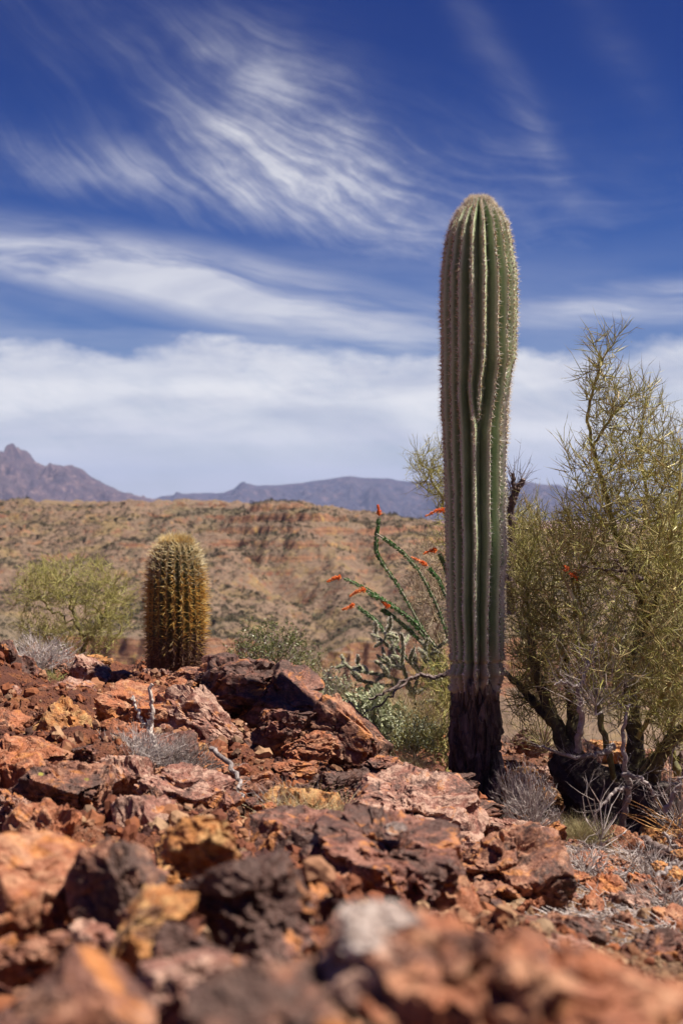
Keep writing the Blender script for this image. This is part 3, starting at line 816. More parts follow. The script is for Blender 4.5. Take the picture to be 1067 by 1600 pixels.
for (size, col, kd, rel, mn), L in byk.items():
    L.sort(key=lambda t: t[0])
    for q, (_, r) in enumerate(L):
        pre = '' if len(L) == 1 else (', ' + ORD[q])
        r[0]['label'] = f"{size} {col} {SHAPE_WORD[kd]} rock {rel} {mn}{pre}"
        r[0]['group'] = 'smaller rocks strewn over the ridge'

# gravel and chips between the rocks: nobody could count them
n = 30000
co2, f2 = ICO2
d = rng.uniform(1.3, 8.8, n) ** 1.0; u = np.where(rng.random(n) < 0.64, rng.uniform(-60, 1130, n), rng.choice((-1, 1), n) * rng.uniform(590, 1500, n) + 533)
right = (u > 800) | (np.abs(u - 330) < 150); keep = right | (rng.random(n) < 0.55); d, u = d[keep], u[keep]; n = len(d)
x = (u - 533.5) / F * d; size = np.clip(rng.lognormal(-4.6, 0.6, n), 0.003, 0.036)
size = np.where((u > 800) & (d > 2.0), size * 0.62, size)
z = G(x, d) + craggy(x, d) + size * 0.25
M = nrm(rng.normal(size=(n, 3, 3))); sc_ = rng.uniform(0.55, 1.1, (n, 1, 3))
v = (co2[None] * (1 + rng.uniform(-0.28, 0.28, (n, len(co2), 1)))) * sc_
v = np.einsum('nij,nkj->nki', np.linalg.qr(M)[0], v) * size[:, None, None] + np.stack((x, d, z), 1)[:, None]
f = (f2[None] + (np.arange(n) * len(co2))[:, None, None]).reshape(-1, 3)
mg = varied('gravel_stone', [(0.14, 0.044, 0.024), (0.25, 0.084, 0.033), (0.075, 0.025, 0.018), (0.29, 0.155, 0.09), (0.20, 0.066, 0.027), (0.34, 0.21, 0.12), (0.04, 0.015, 0.013), (0.17, 0.055, 0.027)], 0.8, 0.2)
tanny = (u > 800) & (d > 2.0) & (rng.random(n) < 0.75)
mt = varied('tan_gravel_stone', [(0.17, 0.095, 0.052), (0.25, 0.155, 0.09), (0.11, 0.055, 0.034), (0.30, 0.20, 0.12), (0.15, 0.06, 0.03), (0.21, 0.125, 0.068)], 0.85, 0.2)
for nm_, k_, m__, lb in (('gravel', ~tanny, mg, 'rust-coloured chips of stone lying between the rocks'), ('tan_gravel', tanny, mt, 'tan gravel of the flat ground at lower right')):
    vv = v[k_]; ff = (f2[None] + (np.arange(len(vv)) * len(co2))[:, None, None]).reshape(-1, 3)
    tag(mk(nm_, vv.reshape(-1, 3), ff, [m__], smooth=False), lb, None, None, 'stuff')


def surf(px, d):
    """ground height at a pixel column and distance, with its relief"""
    x = np.array([(px - 533.5) / F * d]); y = np.array([float(d)])
    return float((G(x, y) + craggy(x, y))[0])

# ------------------------------------------------------------------ the tall saguaro
SD = 6.2
_sy = np.array([309, 313, 320, 332, 350, 375, 400, 430, 500, 560, 580, 600, 640, 700, 760, 800, 850, 900, 950, 1000, 1030, 1050, 1070, 1085])
_sl = np.array([743, 734, 725, 713, 703, 695.5, 692, 688, 687, 688, 688, 688.5, 688.5, 691, 694, 695, 696, 696, 697.5, 701, 703, 702, 703, 706])
_sr = np.array([753, 763, 772, 783, 793, 799.5, 803, 808, 807.5, 806, 803, 798, 796, 793, 791, 791, 793, 791, 789, 788, 787, 787, 784, 781])
pxm = SD / F
sz_ = (800 - _sy) * pxm; sr_ = (_sr - _sl) / 2 * pxm; sc_ = ((_sr + _sl) / 2 - 533.5) * pxm
AX = (750 - 533.5) * pxm
ztop = sz_[0] + 0.003; zbot = sz_[-1]
NZ, NT = 900, 560
zz = np.concatenate((ztop - 0.20 * (1 - np.cos(np.linspace(0, np.pi / 2, 160))), np.linspace(ztop - 0.20, zbot - 0.03, NZ - 159)[1:]))
def s_rad(z):
    r = np.interp(-z, -sz_, sr_)
    t = np.clip((ztop - z) / (ztop - sz_[2]), 0, 1)
    return np.where(z > sz_[2], sr_[2] * np.sqrt(np.clip(1 - (1 - t) ** 1.7, 0, 1)), r)
def s_cx(z): return np.interp(-z, -sz_, sc_)


# ribs: angle in degrees from the viewer (0 faces the camera, + to the right); (height where it starts, where it ends)
row = lambda r: (800 - r) * pxm
NR = 19
ribs = []
for k in range(NR):
    a = 4 + (k - 9) * 360 / NR
    ribs.append([a + rng.uniform(-1.5, 1.5), ztop, zbot - 0.1])
near = sorted(range(NR), key=lambda k: abs(ribs[k][0] - 4))[0]
ribs[near][0] = 3.0; ribs[near][2] = row(664)                      # the middle rib dies out where its neighbours meet
far_ = sorted(range(NR), key=lambda k: abs(ribs[k][0] - 52))[0]; ribs[far_][2] = row(585)
def rib_angle(k, z):
    a0 = ribs[k][0]; out = np.full_like(z, a0)
    for dead in (near, far_):
        zc = ribs[dead][2]; ad = ribs[dead][0]; da = a0 - ad
        if 0 < abs(da) < 60:
            pull = np.clip((zc + 0.16 - z) / 0.22, 0, 1); pull = pull * pull * (3 - 2 * pull)
            out = out - da * pull * 0.42 * np.exp(-((abs(da) - 19) / 16) ** 2 * 1.0 * (abs(da) > 19))
    out = out + 2.4 * vn(np.stack((z * 1.4, z * 0 + k * 3.3, z * 0), 1), 300) + 0.8 * vn(np.stack((z * 5, z * 0 + k * 3.3, z * 0), 1), 301)
    return out
th_ = np.linspace(-180, 180, NT, endpoint=False)
A = np.stack([rib_angle(k, zz) for k in range(NR)])                  # ribs x heights
amp = np.stack([np.clip((zz - ribs[k][2]) / 0.10, 0, 1) ** 0.5 for k in range(NR)])
crest = np.full((len(zz), NT), -9.0)
sp_w = 360 / NR * 0.50
for k in range(NR):
    dl = (th_[None] - A[k][:, None] + 180) % 360 - 180
    loc = sp_w * (1 + 0.30 * np.clip(((ribs[near][2]) - zz) / 0.15, 0, 1) * np.exp(-((ribs[k][0] - ribs[near][0]) / 30) ** 2))
    t = np.clip(np.abs(dl) / loc[:, None], 0, 2.2)
    c = amp[k][:, None] * (1.03 - 0.10 * t) - t ** 1.35 * 0.92
    crest = np.maximum(crest, c - (amp[k][:, None] <= 0) * 9)
crest = np.clip(crest, -0.35, 1)
Rz = s_rad(zz)
shoulder = np.clip((ztop - zz) / 0.10, 0, 1) ** 0.7
depth = 0.042 * shoulder * np.clip((zz - (zbot - 0.02)) / 0.10, 0.25, 1)
q3 = np.stack((np.repeat(zz * 9, NT), np.tile(np.cos(np.radians(th_)) * 1.6, len(zz)), np.tile(np.sin(np.radians(th_)) * 1.6, len(zz))), 1)
lump = (vn(q3, 310) * 0.0035 + vn(q3 * np.array((3, 2, 2)), 311) * 0.0015).reshape(len(zz), NT)
foot = np.clip((row(1000) - zz) / 0.16, 0, 1)[:, None]                # swollen rib ends above the bark
bulge = (np.sin((zz - zbot) * 2 * np.pi / 0.070) * 0.5 + 0.5)[:, None] * foot * 0.019 * np.clip(crest, 0, 1)
# notches across the ribs on the right where the stem narrows
nt_ = np.clip((row(560) - zz) / 0.05, 0, 1) * np.clip((zz - row(880)) / 0.1, 0, 1)
side = np.clip((th_ - 28) / 20, 0, 1) * np.clip((118 - th_) / 20, 0, 1)
nq = np.stack((np.repeat(zz * 11, NT), np.tile(th_ / 55, len(zz)), np.zeros(NT * len(zz))), 1)
wr = np.clip(vn(nq, 330).reshape(len(zz), NT) - 0.1, 0, 1) * nt_[:, None] * side[None] * 0.016
Rr = (Rz[:, None] - 0.003) - depth[:, None] * (1 - crest) + lump * shoulder[:, None] + bulge - wr
for r_pin, d_pin, w_pin in ((1034, 0.016, 0.010), (1057, 0.013, 0.009)):      # the stem is pinched in two bands above the bark
    Rr = Rr - d_pin * np.exp(-((zz[:, None] - row(r_pin) - 0.008 * vn(np.stack((th_ / 40.0, 0 * th_, 0 * th_), 1), 351)[None]) / w_pin) ** 2)
endz = row(1070) + 0.035 * vn(np.stack((th_ / 17.0, 0 * th_, 0 * th_), 1), 350)          # each rib ends at its own height in the bark
Rr = Rr - 0.035 * np.clip((endz[None] - zz[:, None]) / 0.03, 0, 1) ** 1.5
Rr = np.maximum(Rr, 0.0005)
X = s_cx(zz)[:, None] + Rr * np.sin(np.radians(th_))[None]; Y = SD - Rr * np.cos(np.radians(th_))[None]
Zs = np.repeat(zz[:, None], NT, 1)
co = np.stack((X, Y, Zs), -1).reshape(-1, 3)
i = np.arange(len(zz) - 1)[:, None] * NT; j = np.arange(NT)[None]; j2 = (j + 1) % NT
f = np.stack((i + j, i + NT + j, i + NT + j2, i + j2), -1).reshape(-1, 4)
base_s = np.array((s_cx(np.array([zbot]))[0], SD, surf(748, SD)))
sag = thing('saguaro', 'tall armless saguaro cactus with pleated green stem and blackened foot', 'cactus', base_s)
m_, nt, b = mat('saguaro_skin', 0.5, 0.4); p = pos(nt); cr = attr(nt, 'crest'); ht = attr(nt, 'height'); sd_ = attr(nt, 'scar')
s1 = noise(nt, p, 7, 5, 0.6); s2 = noise(nt, p, 40, 5, 0.7)
c = mixc(nt, s1.step(0.35, 0.65), (0.19, 0.265, 0.125), (0.26, 0.335, 0.175))
c = mixc(nt, (cr + (s2 - 0.5) * 0.2).step(0.60, 0.92) * 0.8, c, (0.54, 0.58, 0.36))
c = mixc(nt, (cr + (s2 - 0.5) * 0.3).step(0.93, 1.03) * 0.4, c, (0.44, 0.40, 0.29))
c = mixc(nt, (ht + (s1 - 0.5) * 0.35).step(0.11, 0.02) * 0.8, c, (0.44, 0.36, 0.24))
c = mixc(nt, (sd_ + (s2 - 0.5) * 0.9 + (s1 - 0.5) * 0.7).step(0.34, 0.58), c, (0.52, 0.46, 0.41))
c = mixc(nt, s2.step(0.62, 0.72) * 0.25, c, (0.30, 0.26, 0.16))
setc(nt, b, c); bump(nt, b, s2 * 0.6 + noise(nt, p, 160, 3, 0.7) * 0.3, 0.004, 1.0)
hgt = np.repeat(((zz - zbot) / (ztop - zbot))[:, None], NT, 1)
scar = np.clip(1 - np.abs(th_ - 84) / 34, 0, 1)[None] * (np.clip((row(590) - zz) / 0.08, 0, 1) * np.clip((zz - row(1010)) / 0.2, 0, 1))[:, None]
scar = np.maximum(scar, 0.85 * np.exp(-((th_ + 0) / 70)[None] ** 2) * np.exp(-(((zz - row(705)) / 0.10)[:, None]) ** 2) * np.clip(crest - 0.55, 0, 1) * 1.2)
under(mk('stem', co, f, [m_], attrs={'crest': crest.ravel(), 'height': hgt.ravel(), 'scar': scar.ravel()}), sag)

# spines in stars along every rib, white felt at their feet
P0, P1, rad, mi = [], [], [], []
feltp = []
for k in range(NR):
    z = ztop - 0.006; s = 0.0
    while z > max(ribs[k][2] + 0.01, zbot + 0.01):
        zi = int(np.argmin(np.abs(zz - z))); a = math.radians(A[k][zi]); r = float(np.interp(A[k][zi], th_, Rr[zi]))
        n_ = np.array((math.sin(a), -math.cos(a), 0.0))
        r2 = float(s_rad(np.array([z - 0.01]))[0]); r1 = float(s_rad(np.array([z + 0.004]))[0]); sl = (r2 - r1) / 0.014
        n_ = nrm(n_ + np.array((0, 0, np.clip(sl, 0, 3)))); tz = nrm(np.array((0, 0, 1.0)) - n_ * n_[2]); ts = np.cross(n_, tz)
        pt = np.array((float(s_cx(np.array([z]))[0]) + r * math.sin(a), SD - r * math.cos(a), z))
        hfrac = (z - zbot) / (ztop - zbot)
        crown = z > ztop - 0.13
        cnt = 18 if crown else (10 if hfrac > 0.5 else 9)
        ln = 0.027 if hfrac > 0.5 else 0.019
        for _ in range(cnt):
            ph = rng.uniform(0, 6.28); el = rng.uniform(0.15, 1.25)
            dd = nrm(n_ * math.sin(el) + (ts * math.cos(ph) + tz * math.sin(ph)) * math.cos(el))
            P0.append(pt - n_ * 0.002 + ts * rng.normal() * 0.0015 + tz * rng.normal() * 0.0022); P1.append(pt + dd * ln * rng.uniform(0.45, 1.1))
            rad.append(0.0011 if hfrac > 0.5 else 0.0010)
            gold = (0.5 if 0.50 < hfrac < 0.93 else 0.12)
            if z > ztop - 0.16: gold = 0.25
            mi.append(0 if rng.random() > gold else 1)
        feltp.append((pt, n_, tz, ts))
        step = 0.0145 if z > ztop - 0.2 else 0.0195
        step *= rng.uniform(0.85, 1.15); z -= step / math.sqrt(1 + min(sl, 6) ** 2)
co, f = cones(np.array(P0), np.array(P1), np.array(rad)); mi3 = np.repeat(mi, 3)
spw = varied('white_spine', [(0.80, 0.75, 0.66), (0.66, 0.58, 0.48), (0.84, 0.80, 0.72), (0.42, 0.33, 0.26)], 0.5, 0.4)
spg = varied('golden_spine', [(0.62, 0.42, 0.18), (0.44, 0.26, 0.12), (0.68, 0.54, 0.30), (0.24, 0.13, 0.07)], 0.5, 0.4)
under(mk('spines', co, f, [spw, spg], midx=mi3, smooth=False), sag)
fp = np.array([t[0] for t in feltp]); fn = np.array([t[1] for t in feltp]); ft = np.array([t[2] for t in feltp]); fs = np.array([t[3] for t in feltp])
v = ICO2[0][None]; n = len(fp)
v = fp[:, None] + v[..., 0:1] * fs[:, None] * 0.0034 + v[..., 1:2] * fn[:, None] * 0.003 + v[..., 2:3] * ft[:, None] * 0.0058
mf = varied('areole_felt', [(0.40, 0.34, 0.27), (0.58, 0.52, 0.43), (0.18, 0.13, 0.10), (0.66, 0.60, 0.52)], 0.95, 0.05)
under(mk('areoles', v.reshape(-1, 3), (ICO2[1][None] + (np.arange(n) * 42 * 0 + np.arange(n) * len(ICO2[0]))[:, None, None]).reshape(-1, 3), [mf]), sag)

# the corky blackened foot
zt, zb = row(1046), base_s[2] - 0.06
NZ2, NT2 = 420, 300
z2 = np.linspace(zt, zb, NZ2); t2 = np.linspace(0, 2 * np.pi, NT2, endpoint=False)
_by = np.array([1046, 1066, 1080, 1110, 1150, 1200, 1235, 1262]); _bl = np.array([722, 712, 709, 708, 708, 710, 712, 710]); _br = np.array([764, 776, 779, 780, 781, 778, 778, 782])
rb = np.interp(-z2, -(row(_by)), (_br - _bl) / 2 * pxm); cb = np.interp(-z2, -(row(_by)), ((_bl + _br) / 2 - 533.5) * pxm)
Q = np.stack((np.repeat(z2 * 3.0, NT2), np.tile(np.cos(t2) * 1.6, NZ2), np.tile(np.sin(t2) * 1.6, NZ2)), 1)
a_, ea = facet(Q * np.array((1.7, 1.6, 1.6)) + 5, 401); b2, eb = facet(Q * np.array((3.6, 3.2, 3.2)), 421)
fib = vn(Q * np.array((1.4, 11, 11)), 431) * 0.5 + vn(Q * np.array((3, 24, 24)), 432) * 0.3
rel = (a_ * 0.030 + b2 * 0.022 + fib * 0.006 + 0.012 * vn(Q * 1.3, 441)).reshape(NZ2, NT2)
R2 = rb[:, None] * 0.96 + rel * 0.8
Xb = cb[:, None] + R2 * np.sin(t2)[None]; Yb = SD - R2 * np.cos(t2)[None]
i = np.arange(NZ2 - 1)[:, None] * NT2; j = np.arange(NT2)[None]; j2 = (j + 1) % NT2
f = np.stack((i + j, i + NT2 + j, i + NT2 + j2, i + j2), -1).reshape(-1, 4)
m_, nt, b = mat('blackened_cork', 0.42, 0.5); p = pos(nt)
mp = nt.nodes.new('ShaderNodeMapping'); mp.inputs['Scale'].default_value = (1, 1, 0.3); nt.links.new(p, mp.inputs[0])
s1 = noise(nt, mp.outputs[0], 26, 6, 0.7, 0.6); s2 = noise(nt, mp.outputs[0], 110, 4, 0.7); s3 = noise(nt, p, 9, 4, 0.6)
c = mixc(nt, s1.step(0.4, 0.62), (0.030, 0.021, 0.020), (0.16, 0.11, 0.10)); c = mixc(nt, s3.step(0.56, 0.66) * s2.step(0.35, 0.6) * 0.85, c, (0.40, 0.32, 0.31))  # pale grey patches paint highlights onto the cork
zs_ = nt.nodes.new('ShaderNodeSeparateXYZ'); nt.links.new(p, zs_.inputs[0])
c = mixc(nt, (V(nt, zs_.outputs[2]) + (s3 - 0.5) * 0.30).step(row(1160), row(1060)) * 0.95, c, mixc(nt, s1.step(0.4, 0.6), (0.11, 0.075, 0.055), (0.28, 0.20, 0.14)))
c = mixc(nt, s2.step(0.52, 0.62) * 0.35, c, (0.20, 0.15, 0.13))
setc(nt, b, c); bump(nt, b, s1 + s2 * 0.5, 0.022, 1.0)
o = under(mk('woody_foot', np.stack((Xb, Yb, np.repeat(z2[:, None], NT2, 1)), -1).reshape(-1, 3), f, [m_], smooth=True, angle=40), sag); o['label'] = 'blackened corky foot of the stem'

# ------------------------------------------------------------------ the barrel cactus
BD = 7.5; bm_ = BD / F
_by = np.array([841, 843, 847, 853, 861, 871, 886, 910, 930, 970, 1000, 1025, 1060]); _bh = np.array([10, 18, 25, 31, 35.5, 39.5, 43, 45.5, 46, 47, 46, 44, 40])
bz = (800 - _by) * bm_; br = (_bh - 3.5) * bm_; bcx = (275 - 533.5) * bm_
ztopb, zbotb = bz[0], bz[-1]
NB = 20; zq = np.linspace(ztopb, zbotb, 360); tq = np.linspace(-180, 180, 352, endpoint=False)
lean = lambda z: bcx + (z - zbotb) * 0.004
rbz = np.interp(-zq, -bz, br); rbz[:6] *= np.linspace(0.05, 1, 6) ** 0.4
ba = lambda k, z: -180 + k * 360 / NB + 4.0 * math.sin(z * 2.1 + k * 0.35)
dl = np.full((len(zq), len(tq)), 99.0)
for k in range(NB):
    aa = np.array([ba(k, z) for z in zq]); dl = np.minimum(dl, np.abs((tq[None] - aa[:, None] + 180) % 360 - 180))
cr = 1 - np.clip(dl / (180 / NB), 0, 1) ** 1.3
Rb = rbz[:, None] - 0.030 * (1 - cr) * np.clip((ztopb - zq) / 0.05, 0.1, 1)[:, None]
Xb = lean(zq)[:, None] + Rb * np.sin(np.radians(tq))[None]; Yb = BD - Rb * np.cos(np.radians(tq))[None]
i = np.arange(len(zq) - 1)[:, None] * len(tq); j = np.arange(len(tq))[None]; j2 = (j + 1) % len(tq)
f = np.stack((i + j, i + len(tq) + j, i + len(tq) + j2, i + j2), -1).reshape(-1, 4)
f = np.concatenate((f,)); top = np.stack((np.full(len(tq) - 2, 0), np.arange(1, len(tq) - 1), np.arange(2, len(tq))), 1)
bar = thing('barrel_cactus', 'stout barrel cactus bristling with golden spines on the left rocks', 'cactus', (bcx, BD, zbotb))
m_, nt, b = mat('barrel_skin', 0.6, 0.3); p = pos(nt); s1 = noise(nt, p, 30, 4)
ht = attr(nt, 'height')
c = mixc(nt, s1.step(0.35, 0.65), (0.07, 0.078, 0.03), (0.11, 0.10, 0.04)); c = mixc(nt, (ht + (s1 - 0.5) * 0.2).step(0.38, 0.2), c, (0.11, 0.055, 0.03))
setc(nt, b, c)
under(mk('body', np.stack((Xb, Yb, np.repeat(zq[:, None], len(tq), 1)), -1).reshape(-1, 3), [f, top], [m_],
         attrs={'height': np.repeat(((zq - zbotb) / (ztopb - zbotb))[:, None], len(tq), 1).ravel()}), bar)
P0, P1, rad, mi = [], [], [], []
for k in range(NB):
    z = ztopb - 0.004
    while z > zbotb + 0.06:
        a = math.radians(ba(k, z)); r = float(np.interp(-z, -bz, br)) - 0.002
        sl = max(0, (float(np.interp(-(z - 0.01), -bz, br)) - r) / 0.01)
        n_ = nrm(np.array((math.sin(a), -math.cos(a), min(sl, 2.5)))); tz = nrm(np.array((0, 0, 1.0)) - n_ * n_[2]); ts = np.cross(n_, tz)
        pt = np.array((lean(z) + r * math.sin(a), BD - r * math.cos(a), z)); hf = (z - zbotb) / (ztopb - zbotb)
        for q in range(13):
            rim = q >= 4
            ph = (q / 9 * 6.28 if rim else rng.uniform(0, 6.28)) + rng.normal() * 0.15; el = rng.uniform(0.2, 0.65) if rim else rng.uniform(0.6, 1.35)
            dd = nrm(n_ * math.sin(el) + (ts * math.cos(ph) + tz * math.sin(ph)) * math.cos(el))
            L = (0.025 if rim else 0.052) * rng.uniform(0.75, 1.15)
            mid = pt + dd * L * 0.55; tip = mid + nrm(dd + tz * (0.25 if hf > 0.75 else -0.25) * (0 if rim else 1)) * L * 0.5
            P0 += [pt]; P1 += [tip]; rad += [0.0015 if rim else 0.0023]
            w = hf + rng.normal() * 0.07
            mi.append(0 if w > 0.73 else (1 if w > 0.28 else 2))
        z -= 0.0185 * rng.uniform(0.9, 1.1) / math.sqrt(1 + min(sl, 5) ** 2)
co, f = cones(np.array(P0), np.array(P1), np.array(rad))
ms1 = varied('straw_spine', [(0.76, 0.64, 0.36), (0.62, 0.46, 0.22), (0.80, 0.72, 0.50), (0.40, 0.27, 0.14)], 0.5, 0.4, 0.3)
ms2 = varied('amber_spine', [(0.78, 0.50, 0.11), (0.55, 0.28, 0.06), (0.82, 0.62, 0.22), (0.26, 0.11, 0.03)], 0.5, 0.4, 0.35)
ms3 = varied('old_brown_spine', [(0.16, 0.07, 0.04), (0.09, 0.04, 0.03), (0.34, 0.20, 0.12), (0.06, 0.03, 0.025)], 0.6, 0.3)
under(mk('spines', co, f, [ms1, ms2, ms3], midx=np.repeat(mi, 3), smooth=False), bar)
# woolly yellow crown
n = 2600; aa = rng.uniform(0, 6.28, n); q = np.sqrt(rng.random(n)) * 0.078
p0 = np.stack((lean(ztopb) + q * np.cos(aa), BD + q * np.sin(aa), ztopb - 0.008 - q * q * 3), 1)
dd = nrm(np.stack((np.cos(aa) * q * 9, np.sin(aa) * q * 9, 1 + 0 * q), 1) + rng.normal(size=(n, 3)) * 0.35)
co, f = cones(p0, p0 + dd * rng.uniform(0.014, 0.040, (n, 1)), 0.0017)
o = under(mk('crown', co, f, [varied('yellow_crown_wool', [(0.75, 0.52, 0.14), (0.78, 0.66, 0.34), (0.72, 0.40, 0.06), (0.80, 0.74, 0.52)], 0.7, 0.2, 0.2)], smooth=False), bar); o['label'] = 'pale yellow woolly crown'

# ------------------------------------------------------------------ palo verde trees
BARK = None
def bark_mat(name, a, b_, c_):
    m, nt, b = mat(name, 0.6, 0.3); p = pos(nt)
    s1 = noise(nt, p, 14, 5, 0.65); s2 = noise(nt, p, 70, 4, 0.7)
    c = mixc(nt, s1.step(0.4, 0.62), a, b_); c = mixc(nt, s2.step(0.55, 0.7) * 0.7, c, c_)
    setc(nt, b, c); bump(nt, b, s1 * 0.6 + s2 * 0.5, 0.01, 1.0); return m


PV_BARK = bark_mat('green_bark', (0.10, 0.088, 0.035), (0.21, 0.185, 0.06), (0.10, 0.08, 0.045))  # green bark darkened; shade under the crown is in its colour
OLD_BARK = bark_mat('shaded_old_bark', (0.035, 0.022, 0.017), (0.07, 0.045, 0.035), (0.15, 0.11, 0.09))  # decayed bark, its blackness stands for shade cast by the crown
GREY_WOOD = bark_mat('grey_dead_wood', (0.20, 0.16, 0.15), (0.36, 0.30, 0.28), (0.08, 0.06, 0.055))
DARK_WOOD = bark_mat('dark_dead_wood', (0.09, 0.055, 0.045), (0.17, 0.12, 0.11), (0.30, 0.24, 0.22))
TWIG = varied('palo_verde_twig', [(0.22, 0.215, 0.045), (0.40, 0.36, 0.09), (0.13, 0.12, 0.035), (0.54, 0.47, 0.18), (0.32, 0.21, 0.10), (0.30, 0.29, 0.07), (0.12, 0.075, 0.045), (0.64, 0.57, 0.28)], 0.55, 0.3)
TWIG_L = varied('yellow_palo_verde_twig', [(0.17, 0.165, 0.04), (0.32, 0.285, 0.08), (0.24, 0.22, 0.055), (0.38, 0.33, 0.12), (0.12, 0.10, 0.035)], 0.55, 0.3)  # yellow-green twigs of the smaller trees
TWIG_RED = varied('reddish_twig', [(0.24, 0.20, 0.08), (0.36, 0.28, 0.14), (0.30, 0.13, 0.09), (0.40, 0.22, 0.16), (0.28, 0.26, 0.08)], 0.55, 0.3)
LEAFLET = varied('palo_verde_leaflet', [(0.16, 0.17, 0.04), (0.25, 0.24, 0.06), (0.20, 0.21, 0.05), (0.30, 0.27, 0.09)], 0.6, 0.3, 0.3)
GREY_TWIG = varied('grey_twig', [(0.28, 0.23, 0.21), (0.42, 0.36, 0.34), (0.16, 0.12, 0.11), (0.56, 0.49, 0.46), (0.32, 0.25, 0.22)], 0.7, 0.2)
DARK_TWIG = varied('dark_twig', [(0.10, 0.07, 0.06), (0.18, 0.14, 0.12), (0.30, 0.25, 0.24)], 0.7, 0.2)
STRAW = varied('dry_straw', [(0.52, 0.38, 0.17), (0.62, 0.50, 0.28), (0.40, 0.27, 0.12), (0.68, 0.58, 0.38), (0.30, 0.20, 0.10)], 0.7, 0.2, 0.2)
RUST_STEM = varied('rusty_stem', [(0.42, 0.20, 0.06), (0.52, 0.27, 0.09), (0.30, 0.13, 0.05), (0.60, 0.36, 0.15)], 0.6, 0.3)


def twigs_from(X, par, rad, sel, per, L, r, up=0.5, out=0.9, spread=0.55, sub=2, lf=0, thin=0.45):
    """straight fine shoots from the nodes; returns tube geometry and leaf anchor points"""
    e = nrm(X[sel] - X[par[sel]]); n = len(sel) * per
    base = np.repeat(X[sel], per, 0); dirn = np.repeat(e, per, 0)
    t = rng.random((n, 1)); base = base - dirn * t * 0.02
    d = nrm(dirn * out + np.array((0, 0, 1.0)) * up + rng.normal(size=(n, 3)) * spread)
    ln = L * rng.uniform(0.4, 1.25, n)
    d2 = nrm(d + rng.normal(size=(n, 3)) * 0.16 + np.array((0, 0, 0.10)))
    mid = base + d * (ln * 0.5)[:, None]; tip = mid + d2 * (ln * 0.5)[:, None]
    r_ = r * rng.uniform(0.75, 1.25, n)
    parts = [tubes(base, mid, r_, r_ * 0.8), cones(mid, tip, r_ * 0.8)]
    anch = [mid, tip]; dd = [d, d2]
    for s in range(sub):
        q = rng.random((n, 1)) * 0.75 + 0.15; b_ = base + (mid - base) * np.minimum(q * 2, 1) + (tip - mid) * np.maximum(q * 2 - 1, 0)
        ds = nrm(d + rng.normal(size=(n, 3)) * 0.6); l2 = ln * rng.uniform(0.2, 0.55, n)
        parts.append(cones(b_, b_ + ds * l2[:, None], r_ * 0.7)); anch.append(b_ + ds * l2[:, None] * 0.7); dd.append(ds)
    g = join(*parts)
    return g, np.concatenate(anch), np.concatenate(dd)


def tree(name, label, cat, root, trunks, att, bf=0.3, r_tip=0.0017, power=2.2, per=3, L=0.13, r=0.0014, bark=None, twig=None, old=None, leaf=0, leaf_mat=None,
         up=0.5, thick=0.012, wob=0.008, group=None, sub=2, dead=0):
    t = thing(name, label, cat, root, group)
    X, par, rad, nch = dendrite(trunks, att, bf, r_tip, power, wob=wob)
    co, f = skeleton_mesh(X, par, rad, lo=thick)
    if len(co): under(mk('trunk', co, f, [bark or PV_BARK], smooth=True), t)
    co, f = skeleton_mesh(X, par, rad, lo=0, hi=thick)
    sel = np.where((par >= 0) & (rad < thick * 0.55))[0]
    g, an, dn = twigs_from(X, par, rad, sel, per, L, r, up=up, sub=sub)
    parts = [(co, f), g]
    k = [len(x) for x in f]
    co2, f2 = join(*parts)
    mats = [twig or TWIG]
    c = under(mk('crown', co2, f2, mats, smooth=False), t)
    if leaf:
        q = rng.integers(0, len(an), leaf)
        lc, lf_ = leaves(an[q] + rng.normal(size=(leaf, 3)) * 0.004, dn[q] + rng.normal(size=(leaf, 3)) * 0.6, rng.uniform(0.006, 0.012, leaf), rng.uniform(0.003, 0.005, leaf))
        under(mk('leaves', lc, lf_, [leaf_mat or LEAFLET], smooth=False), t)
    return t, X, par, rad


def Q(*pts, d0=6.0):
    return [P(p[0], p[1], p[2] if len(p) > 2 else d0) for p in pts]


